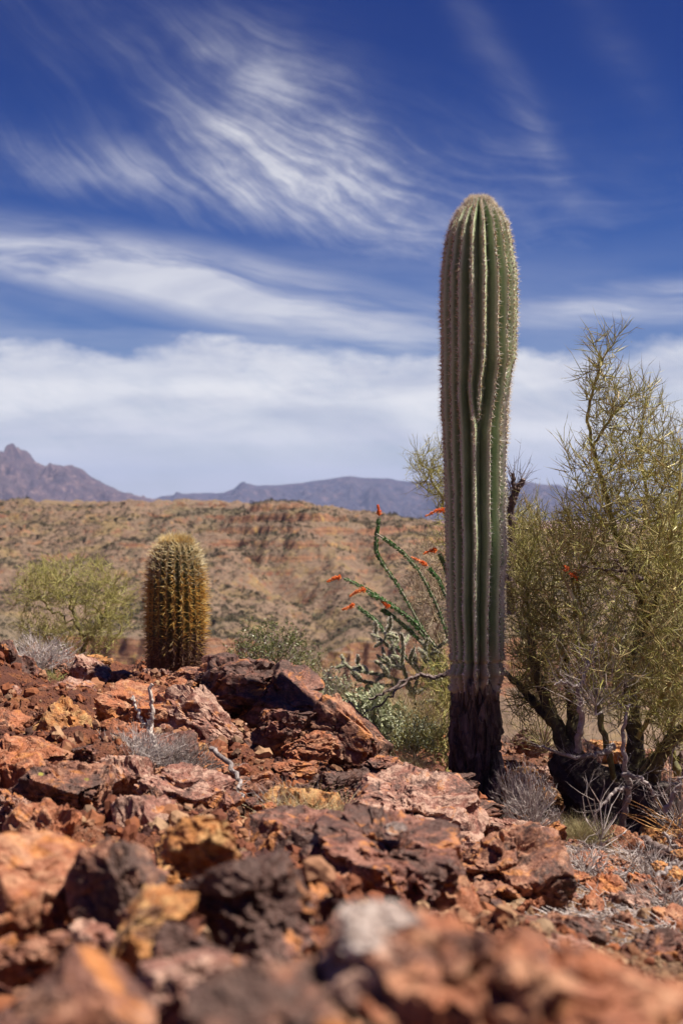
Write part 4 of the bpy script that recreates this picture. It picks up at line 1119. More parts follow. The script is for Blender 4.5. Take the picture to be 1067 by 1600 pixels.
# the big tree right of the saguaro, many stems from one black stump
D = 6.0
root = P(985, 1318, D); root[2] = surf(985, D)
tr = [Q((985, 1330), (980, 1290), (968, 1262), d0=D),
      Q((968, 1262, 6.0), (935, 1232, 6.05), (905, 1200, 6.1), (885, 1170, 6.15), (868, 1130, 6.2), (850, 1090, 6.25), (835, 1040, 6.3), (826, 980, 6.35), (822, 920, 6.4)),
      Q((868, 1130, 6.2), (840, 1105, 6.3), (815, 1075, 6.4), (790, 1050, 6.5)),
      Q((885, 1170, 6.15), (893, 1110, 6.2), (888, 1050, 6.3), (870, 990, 6.35), (862, 930, 6.4), (870, 860, 6.5)),
      Q((968, 1262, 6.0), (990, 1210, 6.0), (993, 1160, 6.05), (984, 1100, 6.1), (985, 1040, 6.15), (1003, 985, 6.2), (1000, 930, 6.2), (985, 880, 6.2), (960, 830, 6.2), (945, 770, 6.15), (925, 700, 6.1), (916, 650, 6.1), (928, 600, 6.1), (945, 555, 6.1), (970, 515, 6.1)),
      Q((985, 880, 6.2), (1005, 830, 6.25), (1010, 770, 6.3), (1000, 710, 6.35), (1003, 655, 6.4), (1010, 620, 6.4)),
      Q((1003, 985, 6.2), (1030, 930, 6.0), (1045, 860, 5.9), (1060, 780, 5.9), (1065, 700, 5.9)),
      Q((990, 1210, 6.0), (1060, 1150, 6.0), (1120, 1060, 6.0), (1160, 940, 6.0), (1180, 820, 6.0), (1170, 700, 6.0)), Q((1120, 1060, 6.0), (1180, 1040, 5.8), (1230, 980, 5.8)),
      Q((993, 1160, 6.05), (1020, 1110, 5.9), (1045, 1070, 5.8), (1080, 1030, 5.7)),
      Q((990, 1210, 6.0), (1025, 1185, 5.9), (1050, 1150, 5.85), (1085, 1120, 5.8)),
      Q((968, 1262, 6.0), (955, 1200, 5.9), (940, 1140, 5.85), (930, 1080, 5.85), (915, 1020, 5.9), (905, 960, 5.9), (880, 900, 5.95)),
      Q((1000, 930, 6.2), (965, 905, 6.05), (930, 880, 6.0), (900, 850, 5.95), (885, 800, 5.95)),
      Q((960, 830, 6.2), (920, 790, 6.3), (895, 740, 6.35), (880, 690, 6.35)),
      Q((925, 700, 6.1), (950, 660, 6.1), (985, 620, 6.1), (1020, 600, 6.1))]
att = np.concatenate([ell(940, 600, 30, 85, 6.1, 0.13, 228), ell(990, 660, 58, 75, 6.2, 0.3, 260), ell(1020, 740, 62, 90, 6.1, 0.35, 397), ell(950, 760, 70, 95, 6.1, 0.35, 503),
                      ell(985, 880, 95, 110, 6.1, 0.5, 657), ell(900, 850, 45, 80, 6.1, 0.3, 290), ell(840, 880, 52, 100, 6.4, 0.3, 503), ell(830, 1000, 46, 100, 6.4, 0.32, 503), ell(890, 1020, 60, 110, 6.15, 0.45, 488),
                      ell(960, 1050, 75, 90, 6.0, 0.45, 458), ell(1050, 1000, 55, 150, 5.9, 0.4, 581), ell(1050, 860, 40, 110, 6.0, 0.4, 290), ell(815, 1100, 32, 40, 6.4, 0.2, 76), ell(1170, 850, 90, 200, 6.0, 0.5, 650), ell(1170, 1080, 100, 110, 5.9, 0.5, 450), ell(1045, 1130, 45, 60, 5.85, 0.3, 167)])
att = att[(att[:, 0] / att[:, 1] * F + 533.5) > 797]
kp = rng.random(len(att)) < np.where(800 - att[:, 2] / att[:, 1] * F < 800, 0.5, 0.66); att = att[kp]      # airier towards the top
big_tree, TX, TP, TR_ = tree('palo_verde_tree', 'big olive-green palo verde tree with many twiggy limbs right of the tall cactus', 'tree', root, tr, att, bf=0.25, r_tip=0.0014, power=2.2, per=3, L=0.115, r=0.0017, twig=TWIG, leaf=1500, sub=1, wob=0.003)
# its old stump and leaning dead stem, coloured black for the crown's shade
st = [Q((1000, 1345, 6.0), (978, 1318, 5.98), (950, 1280, 5.98), (920, 1235, 6.02), (900, 1205, 6.06), (884, 1176, 6.12)),
      Q((985, 1335, 5.95), (1008, 1298, 5.95), (1016, 1262, 5.95), (1012, 1228, 5.96)), Q((985, 1330, 6.08), (975, 1285, 6.08), (985, 1235, 6.08), (990, 1200, 6.08))]
pr, co_, = [], []
SX, SP_, SR_ = [], [], []
for s, (r0, r1) in zip(st, ((0.17, 0.06), (0.13, 0.09), (0.11, 0.06))):
    s = np.array(s); q = np.linspace(0, len(s) - 1, 26); c = np.stack([np.interp(q, np.arange(len(s)), s[:, a]) for a in range(3)], 1)
    b0 = len(SX)
    for k in range(26): SX.append(c[k]); SP_.append(-1 if k == 0 else b0 + k - 1); SR_.append(r0 + (r1 - r0) * (k / 25))


def gnarl(X, par, rad, sides=40, amp=0.25, seed=0, rings=4):
    """a thick twisted stem with ridged, furrowed bark"""
    X = np.array(X); rad = np.array(rad); out = []
    starts = [i for i, p in enumerate(par) if p < 0] + [len(X)]
    for a, b_ in zip(starts[:-1], starts[1:]):
        c = X[a:b_]; r = rad[a:b_]; q = np.linspace(0, len(c) - 1, len(c) * rings)
        cc = np.stack([np.interp(q, np.arange(len(c)), c[:, k]) for k in range(3)], 1); rr_ = np.interp(q, np.arange(len(c)), r)
        d = nrm(np.gradient(cc, axis=0)); u, w = ring_frame(d); an = np.arange(sides) / sides * 2 * np.pi
        s = np.repeat(np.cumsum(np.linalg.norm(np.diff(cc, axis=0, prepend=cc[:1]), axis=1)), sides)
        A_ = np.tile(an, len(cc)); qq = np.stack((np.cos(A_ + s * 2) * 1.8, np.sin(A_ + s * 2) * 1.8, s * 6), 1)
        k = 1 + amp * (vn(qq, 500 + seed) + 0.6 * vn(qq * np.array((3, 3, 1.5)), 501 + seed) + 0.3 * vn(qq * np.array((7, 7, 4)), 502 + seed))
        R_ = np.repeat(rr_, sides) * k
        p = np.repeat(cc, sides, 0) + R_[:, None] * (np.cos(A_)[:, None] * np.repeat(u, sides, 0) + np.sin(A_)[:, None] * np.repeat(w, sides, 0))
        i = np.arange(len(cc) - 1)[:, None] * sides; j = np.arange(sides)[None]; j2 = (j + 1) % sides
        f = np.stack((i + j, i + j2, i + sides + j2, i + sides + j), -1).reshape(-1, 4)
        p = np.concatenate((p, [cc[-1] + d[-1] * rr_[-1] * 0.3])); e = len(p) - 1; l = (len(cc) - 1) * sides
        out.append((p, [f, np.stack((l + j[0], l + j2[0], np.full(sides, e)), 1)]))
    return join(*out)


co, f = gnarl(SX, SP_, SR_, 56, 0.36)
STUMP = (co, f)
o = under(mk('stump', co, f, [OLD_BARK], smooth=True), big_tree); o['label'] = 'rotten stump coloured black for shade, with a thick dead stem leaning left'
SHADED_BARK = bark_mat('shaded_green_bark', (0.05, 0.035, 0.022), (0.13, 0.11, 0.045), (0.20, 0.18, 0.07))  # darker copy of the bark: crown shade painted into the lower limbs
for line, r0, r1 in ((Q((955, 1285, 5.97), (925, 1232, 6.04), (893, 1188, 6.1), (870, 1135, 6.18), (850, 1090, 6.25), (835, 1040, 6.3), (826, 980, 6.35)), 0.052, 0.012),
                     (Q((890, 1190, 6.1), (895, 1110, 6.2), (888, 1050, 6.3), (872, 990, 6.35)), 0.032, 0.012),
                     (Q((1000, 1250, 5.98), (992, 1210, 6.0), (993, 1160, 6.05), (984, 1100, 6.1), (987, 1040, 6.15), (1003, 985, 6.2), (1000, 930, 6.2)), 0.045, 0.018),
                     (Q((1010, 1240, 5.95), (1028, 1185, 5.9), (1052, 1150, 5.85), (1090, 1118, 5.8)), 0.036, 0.02),
                     (Q((870, 1135, 6.18), (840, 1105, 6.3), (815, 1075, 6.4), (788, 1050, 6.5)), 0.024, 0.010)):
    line = np.array(line); q = np.linspace(0, len(line) - 1, 30); c = np.stack([np.interp(q, np.arange(len(line)), line[:, k]) for k in range(3)], 1)
    for _ in range(3): c[1:-1] = (c[:-2] + 2 * c[1:-1] + c[2:]) / 4
    c[1:] += rng.normal(size=(29, 3)) * 0.003
    under(mk('limb', *gnarl(c, [-1] + list(range(29)), np.linspace(r0, r1, 30), 24, 0.2, int(r0 * 1000), 3), [SHADED_BARK], smooth=True), big_tree)
# weathered grey limbs on the tree
def limb(name, root_obj, lines, r0, r1, m, amp=0.16, seed=0, twn=60, tw=None, L=0.10, label=None, r=0.0012, up=0.2):
    SX, SP_, SR_ = [], [], []
    for li, line in enumerate(lines):
        s = np.array(line); q = np.linspace(0, len(s) - 1, 6 * len(s)); c = np.stack([np.interp(q, np.arange(len(s)), s[:, a]) for a in range(3)], 1)
        c[1:] += rng.normal(size=(len(c) - 1, 3)) * 0.004; b0 = len(SX); f0 = 1.0 if li == 0 else 0.62
        for k in range(len(c)): SX.append(c[k]); SP_.append(-1 if k == 0 else b0 + k - 1); SR_.append(f0 * (r0 + (r1 - r0) * (k / (len(c) - 1)) ** 0.8))
    parts = [gnarl(SX, SP_, SR_, 14, amp, seed, 3)]
    if twn:
        X = np.array(SX); pa = np.array(SP_); ok = np.where(pa >= 0)[0]; sel = rng.choice(ok, twn)
        g, _, _ = twigs_from(X, pa, np.array(SR_), sel, 1, L, r, up=up, out=0.5, spread=0.7, sub=2); parts.append(g)
    co, f = join(*parts)
    o = mk(name, co, f, [m], smooth=True, angle=50)
    if root_obj is not None: under(o, root_obj)
    if label: o['label'] = label
    return o


limb('dead_limb', big_tree, [Q((902, 1175, 5.75), (908, 1120, 5.72), (905, 1075, 5.7), (918, 1040, 5.7), (930, 1000, 5.7)), Q((905, 1075, 5.7), (885, 1065, 5.66), (865, 1068, 5.65))], 0.015, 0.003, GREY_WOOD, seed=3, label='upright weathered grey limb')
limb('dead_limb', big_tree, [Q((965, 1330, 5.7), (975, 1270, 5.66), (984, 1230, 5.65), (975, 1190, 5.62), (972, 1140, 5.62), (982, 1100, 5.62)), Q((984, 1230, 5.65), (960, 1235, 5.55), (935, 1262, 5.5), (920, 1300, 5.5)), Q((972, 1210, 5.62), (1000, 1215, 5.6), (1020, 1235, 5.6), (1030, 1270, 5.6))], 0.016, 0.005, GREY_WOOD, seed=5, twn=90, label='crooked grey dead limb in front of the stump')
limb('dead_limb', big_tree, [Q((960, 1165, 5.8), (930, 1180, 5.75), (895, 1183, 5.72), (860, 1172, 5.7), (838, 1165, 5.7)), ], 0.014, 0.003, GREY_WOOD, seed=7, label='grey dead limb lying across the leaning stem')
limb('dead_limb', big_tree, [Q((1003, 905, 5.95), (975, 892, 5.9), (940, 890, 5.88), (905, 882, 5.86)), Q((975, 892, 5.9), (965, 880, 5.85), (955, 872, 5.8))], 0.010, 0.003, DARK_WOOD, seed=9, twn=30)

# a second tree just behind, at the right edge
D = 7.6; root = P(1060, 1290, D); root[2] = surf(1060, D)
tr = [Q((1060, 1260, 7.6), (1050, 1150, 7.6), (1055, 1050, 7.6), (1035, 960, 7.6), (1050, 860, 7.6), (1045, 780, 7.6)), Q((1055, 1050, 7.6), (1090, 950, 7.5), (1085, 850, 7.5), (1075, 740, 7.5), (1070, 660, 7.5)), Q((1050, 1150, 7.6), (1000, 1090, 7.8), (970, 1010, 7.8))]
att = np.concatenate([ell(1060, 940, 65, 200, 7.6, 0.5, 650), ell(1060, 740, 40, 100, 7.5, 0.4, 170), ell(980, 1050, 60, 90, 7.8, 0.4, 220)])
tree('palo_verde_tree', 'yellow-green palo verde tree half out of view at the right edge, behind the big one', 'tree', root, tr, att, bf=0.25, r_tip=0.0014, per=3, L=0.13, r=0.0014, twig=TWIG_L, leaf=6000)
# a low one behind the saguaro whose shoots show on its left
D = 8.0; root = P(745, 1180, D); root[2] = surf(745, D)
tr = [Q((745, 1180, D), (740, 1080, D), (720, 960, D), (712, 860, D), (690, 780, D), (665, 730, D)), Q((740, 1080, D), (760, 960, D), (770, 860, D), (800, 790, D)), Q((720, 960, D), (690, 930, D), (672, 900, D))]
att = np.concatenate([ell(678, 735, 40, 50, D, 0.25, 130), ell(700, 830, 24, 90, D, 0.25, 90), ell(770, 850, 40, 90, D, 0.3, 190), ell(810, 850, 34, 70, D, 0.3, 170)])
tree('palo_verde_tree', 'thin pale palo verde tree behind the tall cactus, shoots showing on its left', 'tree', root, tr, att, bf=0.25, r_tip=0.0015, per=3, L=0.13, r=0.0014, twig=TWIG_L, leaf=1500)
att = np.concatenate([ell(675, 960, 36, 110, 7.7, 0.25, 260), ell(660, 900, 26, 60, 7.7, 0.2, 80)])
root = P(705, 1180, 7.7); root[2] = surf(705, 7.7)
tree('twiggy_bush', 'leafless grey-brown thicket of fine twigs at the left side of the tall cactus', 'bush', root, [Q((705, 1180, 7.7), (700, 1110, 7.7), (690, 1030, 7.7), (675, 950, 7.7)), Q((700, 1110, 7.7), (660, 1050, 7.7), (650, 1000, 7.7))], att, bf=0.3, r_tip=0.0012, per=3, L=0.12, r=0.0011, twig=varied('brown_twig', [(0.30, 0.20, 0.13), (0.42, 0.31, 0.22), (0.24, 0.20, 0.10), (0.50, 0.40, 0.32)], 0.7, 0.2), bark=DARK_WOOD)
att = np.concatenate([ell(690, 1090, 36, 90, 7.0, 0.25, 240), ell(690, 1165, 40, 35, 6.6, 0.2, 110)])
root = P(700, 1215, 6.8); root[2] = surf(700, 6.8)
tree('twiggy_bush', 'dark olive twiggy bush low against the left side of the cactus foot', 'bush', root, [Q((700, 1215, 6.8), (690, 1150, 6.9), (700, 1080, 7.0), (690, 1030, 7.0)), Q((690, 1150, 6.9), (660, 1130, 6.9))], att, bf=0.3, r_tip=0.0012, per=3, L=0.08, r=0.0012, twig=TWIG, bark=DARK_WOOD, leaf=2500)
# small tree below the crest at far left
D = 11.5; root = P(118, 1060, D); root[2] = float(G(root[0], D)) - 0.05
tr = [Q((118, 1120, D), (128, 1040, D), (135, 1005, D), (118, 975, D), (108, 940, D), (115, 905, D)), Q((135, 1005, D), (158, 975, D), (172, 940, D)), Q((118, 975, D), (85, 955, D), (60, 930, D)), Q((128, 1040, D), (90, 1000, D), (60, 990, D)), Q((128, 1040, D), (165, 1010, D), (190, 985, D))]
att = np.concatenate([ell(115, 915, 80, 48, D, 0.5, 330), ell(60, 915, 42, 35, D, 0.4, 110), ell(165, 960, 45, 60, D, 0.4, 190), ell(35, 945, 22, 40, D, 0.2, 40), ell(190, 930, 25, 30, D, 0.2, 40), ell(70, 985, 45, 30, D, 0.4, 120), ell(130, 1000, 60, 40, D, 0.4, 150)])
tree('palo_verde_tree', 'small round yellow-green palo verde tree beyond the crest at left', 'tree', root, tr, att, bf=0.22, r_tip=0.0016, per=3, L=0.12, r=0.0019, twig=TWIG_L, leaf=4500, up=0.35, wob=0.015)

# broken dark snag behind the saguaro on the right
t = thing('dead_snag', 'broken dark forked snag with bare grey twigs behind the right side of the tall cactus', 'dead branch', P(800, 960, 7.0))
limb('stem', t, [Q((800, 960, 7.0), (797, 850, 7.0), (799, 790, 7.0), (806, 765, 7.0), (818, 748, 7.0)), Q((799, 790, 7.0), (803, 765, 6.98), (800, 740, 6.97))], 0.022, 0.010, DARK_WOOD, amp=0.35, twn=50, L=0.22, up=0.9, r=0.0018)

# ------------------------------------------------------------------ ocotillo
D = 7.3
oc = thing('ocotillo', 'ocotillo with long green leafy wands tipped by orange-red flowers, left of the tall cactus', 'shrub', P(715, 1110, D))
OCS = bark_mat('ocotillo_bark', (0.20, 0.18, 0.13), (0.30, 0.27, 0.20), (0.10, 0.09, 0.06))
OCL = varied('ocotillo_leaf', [(0.055, 0.15, 0.035), (0.09, 0.22, 0.06), (0.13, 0.27, 0.09), (0.04, 0.11, 0.03)], 0.45, 0.4, 0.25)
OCF = varied('ocotillo_flower', [(0.90, 0.22, 0.04), (0.94, 0.34, 0.08), (0.82, 0.14, 0.03), (0.96, 0.45, 0.16)], 0.5, 0.3, 0.3)
wands = [([(712, 1110), (690, 1040), (655, 975), (625, 920), (597, 880), (587, 862), (588, 835), (592, 808)], [(592, 806), (592, 798), (590, 789)], 0.08),
         ([(714, 1110), (705, 1010), (680, 940), (655, 892), (628, 862), (605, 845), (588, 834)], None, -0.1),
         ([(708, 1110), (680, 1020), (655, 985), (620, 950), (580, 925), (536, 903)], [(533, 901), (522, 904), (511, 909)], 0.15),
         ([(710, 1110), (695, 1030), (660, 985), (640, 965), (600, 940), (575, 926)], [(572, 921), (560, 923), (546, 932)], 0.0),
         ([(705, 1110), (665, 1060), (640, 1035), (610, 1000), (585, 968), (557, 947)], [(554, 944), (545, 949), (535, 953)], 0.22),
         ([(709, 1110), (690, 1050), (665, 1010), (640, 985), (612, 962), (596, 952)], [(608, 950), (603, 945), (597, 940)], -0.05),
         ([(716, 1110), (712, 1000), (705, 920), (695, 885), (686, 865)], [(683, 860), (673, 860), (661, 866)], -0.15),
         ([(717, 1110), (714, 1020), (700, 940), (685, 905), (670, 888)], [(668, 884), (658, 878), (642, 870)], 0.1),
         ([(722, 1110), (726, 980), (722, 880), (712, 820), (700, 800)], [(697, 797), (682, 798), (664, 807)], -0.2),
         ([(704, 1110), (690, 1085), (684, 1065), (668, 1025), (660, 1000)], None, 0.2)]
for w, fl, dd_ in wands:
    pts = np.array([P(a, b_, D + dd_ * k / len(w)) for k, (a, b_) in enumerate(w)])
    q = np.linspace(0, len(pts) - 1, 60); c = np.stack([np.interp(q, np.arange(len(pts)), pts[:, a]) for a in range(3)], 1)
    for _ in range(4): c[1:-1] = (c[:-2] + 2 * c[1:-1] + c[2:]) / 4
    parent = np.arange(-1, 59)
    co, f = gnarl(c, list(parent), np.linspace(0.0075, 0.004, 60), 8, 0.15, 1, 1)
    wo = under(mk('wand', co, f, [OCS]), oc)
    n = int(850 * (len(w) / 7)); t_ = rng.random(n) ** 0.85
    if fl is None: t_ = t_ * 0.9
    idx = (t_ * 58).astype(int); base = c[idx] + (c[idx + 1] - c[idx]) * rng.random((n, 1)); ax = nrm(c[idx + 1] - c[idx])
    rd = rng.normal(size=(n, 3)); rd -= ax * (rd * ax).sum(1, keepdims=True); rd = nrm(rd)
    co, f = leaves(base + rd * 0.004, rd * 0.8 + ax * 0.8, rng.uniform(0.008, 0.016, n), rng.uniform(0.0045, 0.0085, n))
    lo = mk('leaves', co, f, [OCL], smooth=False, parent=wo)
    if fl:
        fp_ = np.array([P(a, b_, D + dd_ * 0.95) for a, b_ in fl]); n = 170
        t_ = rng.random(n) * 1.98; i_ = t_.astype(int); base = fp_[i_] + (fp_[i_ + 1] - fp_[i_]) * (t_ - i_)[:, None]; ax = nrm(fp_[i_ + 1] - fp_[i_])
        rd = rng.normal(size=(n, 3)); rd -= ax * (rd * ax).sum(1, keepdims=True); rd = nrm(rd)
        dn = nrm(rd + ax * rng.uniform(0.1, 0.9, (n, 1))); e = base + dn * rng.uniform(0.004, 0.019, (n, 1)) * (1.15 - t_[:, None] / 2.6)
        c1, f1 = tubes(base, e, 0.0009, 0.0019, sides=5)
        ax_c, ax_f = tubes(fp_[:-1], fp_[1:], 0.004, 0.003, sides=6)
        co, f = join((c1, f1), (ax_c, ax_f))
        under(mk('flower_spike', co, f, [OCF], smooth=False), oc)
# a second one far behind the tree shows two red tips
o2 = thing('ocotillo', 'ocotillo mostly hidden in the twigs of the big tree, two red flower tips showing', 'shrub', P(905, 1100, 7.4))
for pts_, fl in (([(905, 1100), (900, 1000), (896, 930), (893, 905)], [(892, 902), (888, 893), (882, 886)]), ([(905, 1100), (915, 1000), (905, 930), (901, 905)], [(901, 902), (897, 897), (902, 890)])):
    c = np.array([P(a, b_, 5.75) for a, b_ in pts_]) if False else np.array([P(a, b_, 7.4 - 1.5 * k / 3) for k, (a, b_) in enumerate(pts_)])
    wo = under(mk('wand', *tubes(c[:-1], c[1:], 0.007, 0.006, sides=6), [OCS]), o2)
    fp_ = np.array([P(a, b_, 5.9) for a, b_ in fl]); n = 26
    t_ = rng.random(n) * 1.98; i_ = t_.astype(int); base = fp_[i_] + (fp_[i_ + 1] - fp_[i_]) * (t_ - i_)[:, None]
    e = base + nrm(rng.normal(size=(n, 3))) * rng.uniform(0.008, 0.018, (n, 1))
    under(mk('flower_spike', *tubes(base, e, 0.001, 0.003, sides=5), [OCF], smooth=False), o2)

# ------------------------------------------------------------------ staghorn cholla
D = 7.0
root = P(652, 1110, D); root[2] = surf(652, D)
ch = thing('staghorn_cholla', 'pale grey-green staghorn cholla with knobby jointed arms, left of the tall cactus', 'cactus', root)
m_, nt, b = mat('cholla_skin', 0.6, 0.3); p = pos(nt); s1 = noise(nt, p, 60, 3)
c = mixc(nt, attr(nt, 'knob').step(0.2, 0.9), (0.15, 0.155, 0.08), (0.42, 0.41, 0.26)); c = mixc(nt, s1.step(0.6, 0.7) * 0.5, c, (0.35, 0.25, 0.14)); setc(nt, b, c)
arms = [[(652, 1115), (645, 1085), (632, 1068), (605, 1056), (570, 1050), (550, 1047), (533, 1033)], [(645, 1085), (630, 1045), (612, 1015), (600, 1003), (590, 996), (583, 984)], [(638, 1070), (628, 1035), (630, 1010), (627, 988)],
        [(645, 1085), (655, 1050), (668, 1030), (684, 1012), (700, 1000)], [(632, 1068), (600, 1072), (575, 1066), (556, 1062)], [(605, 1056), (596, 1040), (585, 1032)], [(570, 1050), (560, 1040), (556, 1030)],
        [(630, 1045), (612, 1040), (598, 1034), (588, 1022)], [(668, 1030), (664, 1010), (668, 996)], [(645, 1085), (672, 1070), (690, 1060), (708, 1052)], [(655, 1050), (640, 1030), (648, 1010)], [(620, 1062), (612, 1082), (598, 1092), (582, 1090)],
        [(600, 1003), (606, 990), (602, 980)], [(652, 1100), (670, 1095), (686, 1098)], [(612, 1015), (622, 1000), (618, 992)]]
more = []
for a in arms:
    for _ in range(len(a) - 1):
        k = int(rng.integers(1, len(a))); x_, y_ = a[k]; x0_, y0_ = a[k - 1]; t_ = rng.random()
        bx_, by_ = x0_ + (x_ - x0_) * t_, y0_ + (y_ - y0_) * t_; an_ = math.atan2(y_ - y0_, x_ - x0_) + rng.choice((-1, 1)) * rng.uniform(0.6, 1.2); L_ = rng.uniform(9, 22)
        more.append([(bx_, by_), (bx_ + L_ * 0.5 * math.cos(an_), by_ + L_ * 0.5 * math.sin(an_)), (bx_ + L_ * math.cos(an_ - 0.25), by_ + L_ * math.sin(an_ - 0.25) - 3)])
arms += more
parts, kn, sp0, sp1 = [], [], [], []
for ai, a in enumerate(arms):
    dz_ = 0.12 * math.sin(ai * 2.3); s = np.array([P(x_, y_, D + dz_ * k / len(a)) for k, (x_, y_) in enumerate(a)])
    L = np.concatenate(([0], np.cumsum(np.linalg.norm(np.diff(s, axis=0), axis=1)))); n = max(12, int(L[-1] / 0.0022))
    q = np.linspace(0, L[-1], n); c = np.stack([np.interp(q, L, s[:, k]) for k in range(3)], 1)
    for _ in range(6): c[1:-1] = (c[:-2] + 2 * c[1:-1] + c[2:]) / 4
    d = nrm(np.gradient(c, axis=0)); u, w = ring_frame(d); sides = 24; an = np.arange(sides) / sides * 2 * np.pi
    joint = 0.85 + 0.15 * np.abs(np.sin(q / 0.075 * np.pi)); taper = np.clip((L[-1] - q) / 0.02, 0.1, 1) ** 0.5
    kb = np.clip(np.cos(5 * an[None] + q[:, None] * 75) * np.cos(5 * an[None] * 1.0 - q[:, None] * 150), 0, 1)
    Rr_ = (0.0088 * joint * taper)[:, None] * (0.85 + 0.45 * kb)
    pp = c[:, None] + Rr_[..., None] * (np.cos(an)[None, :, None] * u[:, None] + np.sin(an)[None, :, None] * w[:, None])
    i = np.arange(n - 1)[:, None] * sides; j = np.arange(sides)[None]; j2 = (j + 1) % sides
    parts.append((pp.reshape(-1, 3), np.stack((i + j, i + j2, i + sides + j2, i + sides + j), -1).reshape(-1, 4))); kn.append(kb.ravel())
    m = int(L[-1] * 1800); k_ = rng.integers(0, n, m); j_ = rng.integers(0, sides, m); b0 = pp[k_, j_]; o_ = nrm(b0 - c[k_])
    sp0.append(b0); sp1.append(b0 + nrm(o_ + rng.normal(size=(m, 3)) * 0.5) * rng.uniform(0.006, 0.013, (m, 1)))
co, f = join(*parts)
under(mk('arms', co, f, [m_], attrs={'knob': np.concatenate(kn)}), ch)
co, f = cones(np.concatenate(sp0), np.concatenate(sp1), 0.0007)
under(mk('spines', co, f, [spw], smooth=False), ch)


# ------------------------------------------------------------------ shrubs, grass and dead wood
def bush(name, label, px, py, w, h, d, stems, twig_m, leaf_m=None, nleaf=0, ll=(0.01, 0.02), lw=(0.004, 0.008), r_tip=0.0012, L=0.05, per=2, bend=0.3, up=0.6, group=None, natt=260, cat='bush', flat=1.0, r=0.0011):
    """stems fan out of one foot; leaves on their ends. (px, py) is the foot"""
    root = P(px, py, d); t = thing(name, label, cat, root, group)
    wm, hm = w / F * d / 2, h / F * d
    n = natt; v = nrm(rng.normal(size=(n, 3))); v[:, 2] = np.abs(v[:, 2]); v *= rng.random((n, 1)) ** 0.45
    att = root + v * np.array((wm, wm * 0.9 * flat, hm)); att[:, 2] += 0.01
    trunks = [[root - np.array((0, 0, 0.02)), root + np.array((0.0, 0, 0.015))]]
    X, par, rad, nch = dendrite(trunks, att, 0.9, r_tip, 2.4, sub=2, wob=0.001)
    co, f = skeleton_mesh(X, par, rad)
    sel = np.where(par >= 0)[0]
    g, an, dn = twigs_from(X, par, rad, sel, per, L, r, up=up, out=0.7, spread=0.5, sub=1)
    co, f = join((co, f), g)
    under(mk('stems' if False else 'branches', co, f, [twig_m], smooth=False), t)
    if nleaf:
        q = rng.integers(0, len(an), nleaf)
        lc, lf_ = leaves(an[q] + rng.normal(size=(nleaf, 3)) * 0.006, dn[q] + rng.normal(size=(nleaf, 3)) * 0.7, rng.uniform(*ll, nleaf), rng.uniform(*lw, nleaf))
        under(mk('leaves', lc, lf_, [leaf_m], smooth=False), t)
    return t


SILVER = varied('silvery_leaf', [(0.30, 0.32, 0.19), (0.43, 0.44, 0.29), (0.52, 0.52, 0.37), (0.20, 0.22, 0.11), (0.35, 0.36, 0.21)], 0.6, 0.2, 0.1)
CREO = varied('creosote_leaf', [(0.10, 0.12, 0.03), (0.15, 0.17, 0.05), (0.20, 0.21, 0.07), (0.07, 0.09, 0.025)], 0.35, 0.5, 0.2)
bush('brittlebush', 'round silvery grey-green leafy bush among the rocks left of the tall cactus', 580, 1172, 150, 88, 6.8, 0, GREY_TWIG, SILVER, 6500, (0.016, 0.030), (0.009, 0.016))
bush('brittlebush', 'looser pale silvery bush up and left behind the round one', 520, 1112, 90, 62, 7.3, 0, GREY_TWIG, SILVER, 1700, (0.012, 0.022), (0.006, 0.011))
bush('brittlebush', 'small greenish bush between the silvery bush and the cactus foot', 648, 1180, 80, 60, 6.5, 0, TWIG, SILVER, 1300, (0.010, 0.018), (0.005, 0.009))
bush('creosote_bush', 'dark green leafy creosote bush behind the mound, right of the barrel cactus', 420, 1066, 150, 82, 8.3, 0, DARK_TWIG, CREO, 6500, (0.010, 0.017), (0.005, 0.009), L=0.09, up=0.8)
gd = solve_d(62, 1062)
bush('dead_bush', 'pile of bleached grey-lavender twigs on the crest at far left', 62, 1052, 120, 52, 7.8, 0, GREY_TWIG, L=0.10, per=4, up=0.1, natt=200, r=0.0012)
bush('dead_bush', 'low mat of grey dead twigs in the middle of the left slope', 215, 1205, 170, 50, 5.0, 0, GREY_TWIG, L=0.08, per=4, up=0.1, natt=300, r=0.0009)
bush('dead_bush', 'darker tangle of dead twigs below the forked dead branch', 285, 1218, 110, 48, 5.0, 0, DARK_TWIG, L=0.08, per=3, up=0.1, natt=160, r=0.001)
bush('dead_bush', 'grey leafless shrub with upright twigs right of the cactus foot', 832, 1300, 92, 100, 5.35, 0, GREY_TWIG, L=0.05, per=3, up=0.9, natt=260, r=0.001)
bush('dead_bush', 'grey thicket of dead twigs at the right foot of the tall cactus', 800, 1262, 70, 70, 5.8, 0, GREY_TWIG, L=0.05, per=3, up=0.6, natt=180, r=0.001)
bush('dead_bush', 'grey spiky dead twigs standing in front of the black stump', 938, 1318, 90, 100, 5.4, 0, GREY_TWIG, L=0.11, per=1, up=0.3, natt=20, r=0.0013, r_tip=0.0018)
bush('dead_bush', 'pale bare twigs at the right edge beside the stump', 1062, 1300, 110, 130, 5.6, 0, GREY_TWIG, L=0.12, per=1, up=0.3, natt=60, r=0.0014, r_tip=0.0018)
bush('dead_bush', 'pale leafless twigs tangled inside the big tree above the leaning stem', 930, 1110, 170, 140, 5.7, 0, GREY_TWIG, L=0.10, per=1, up=0.3, natt=110, r=0.0008, r_tip=0.0008)
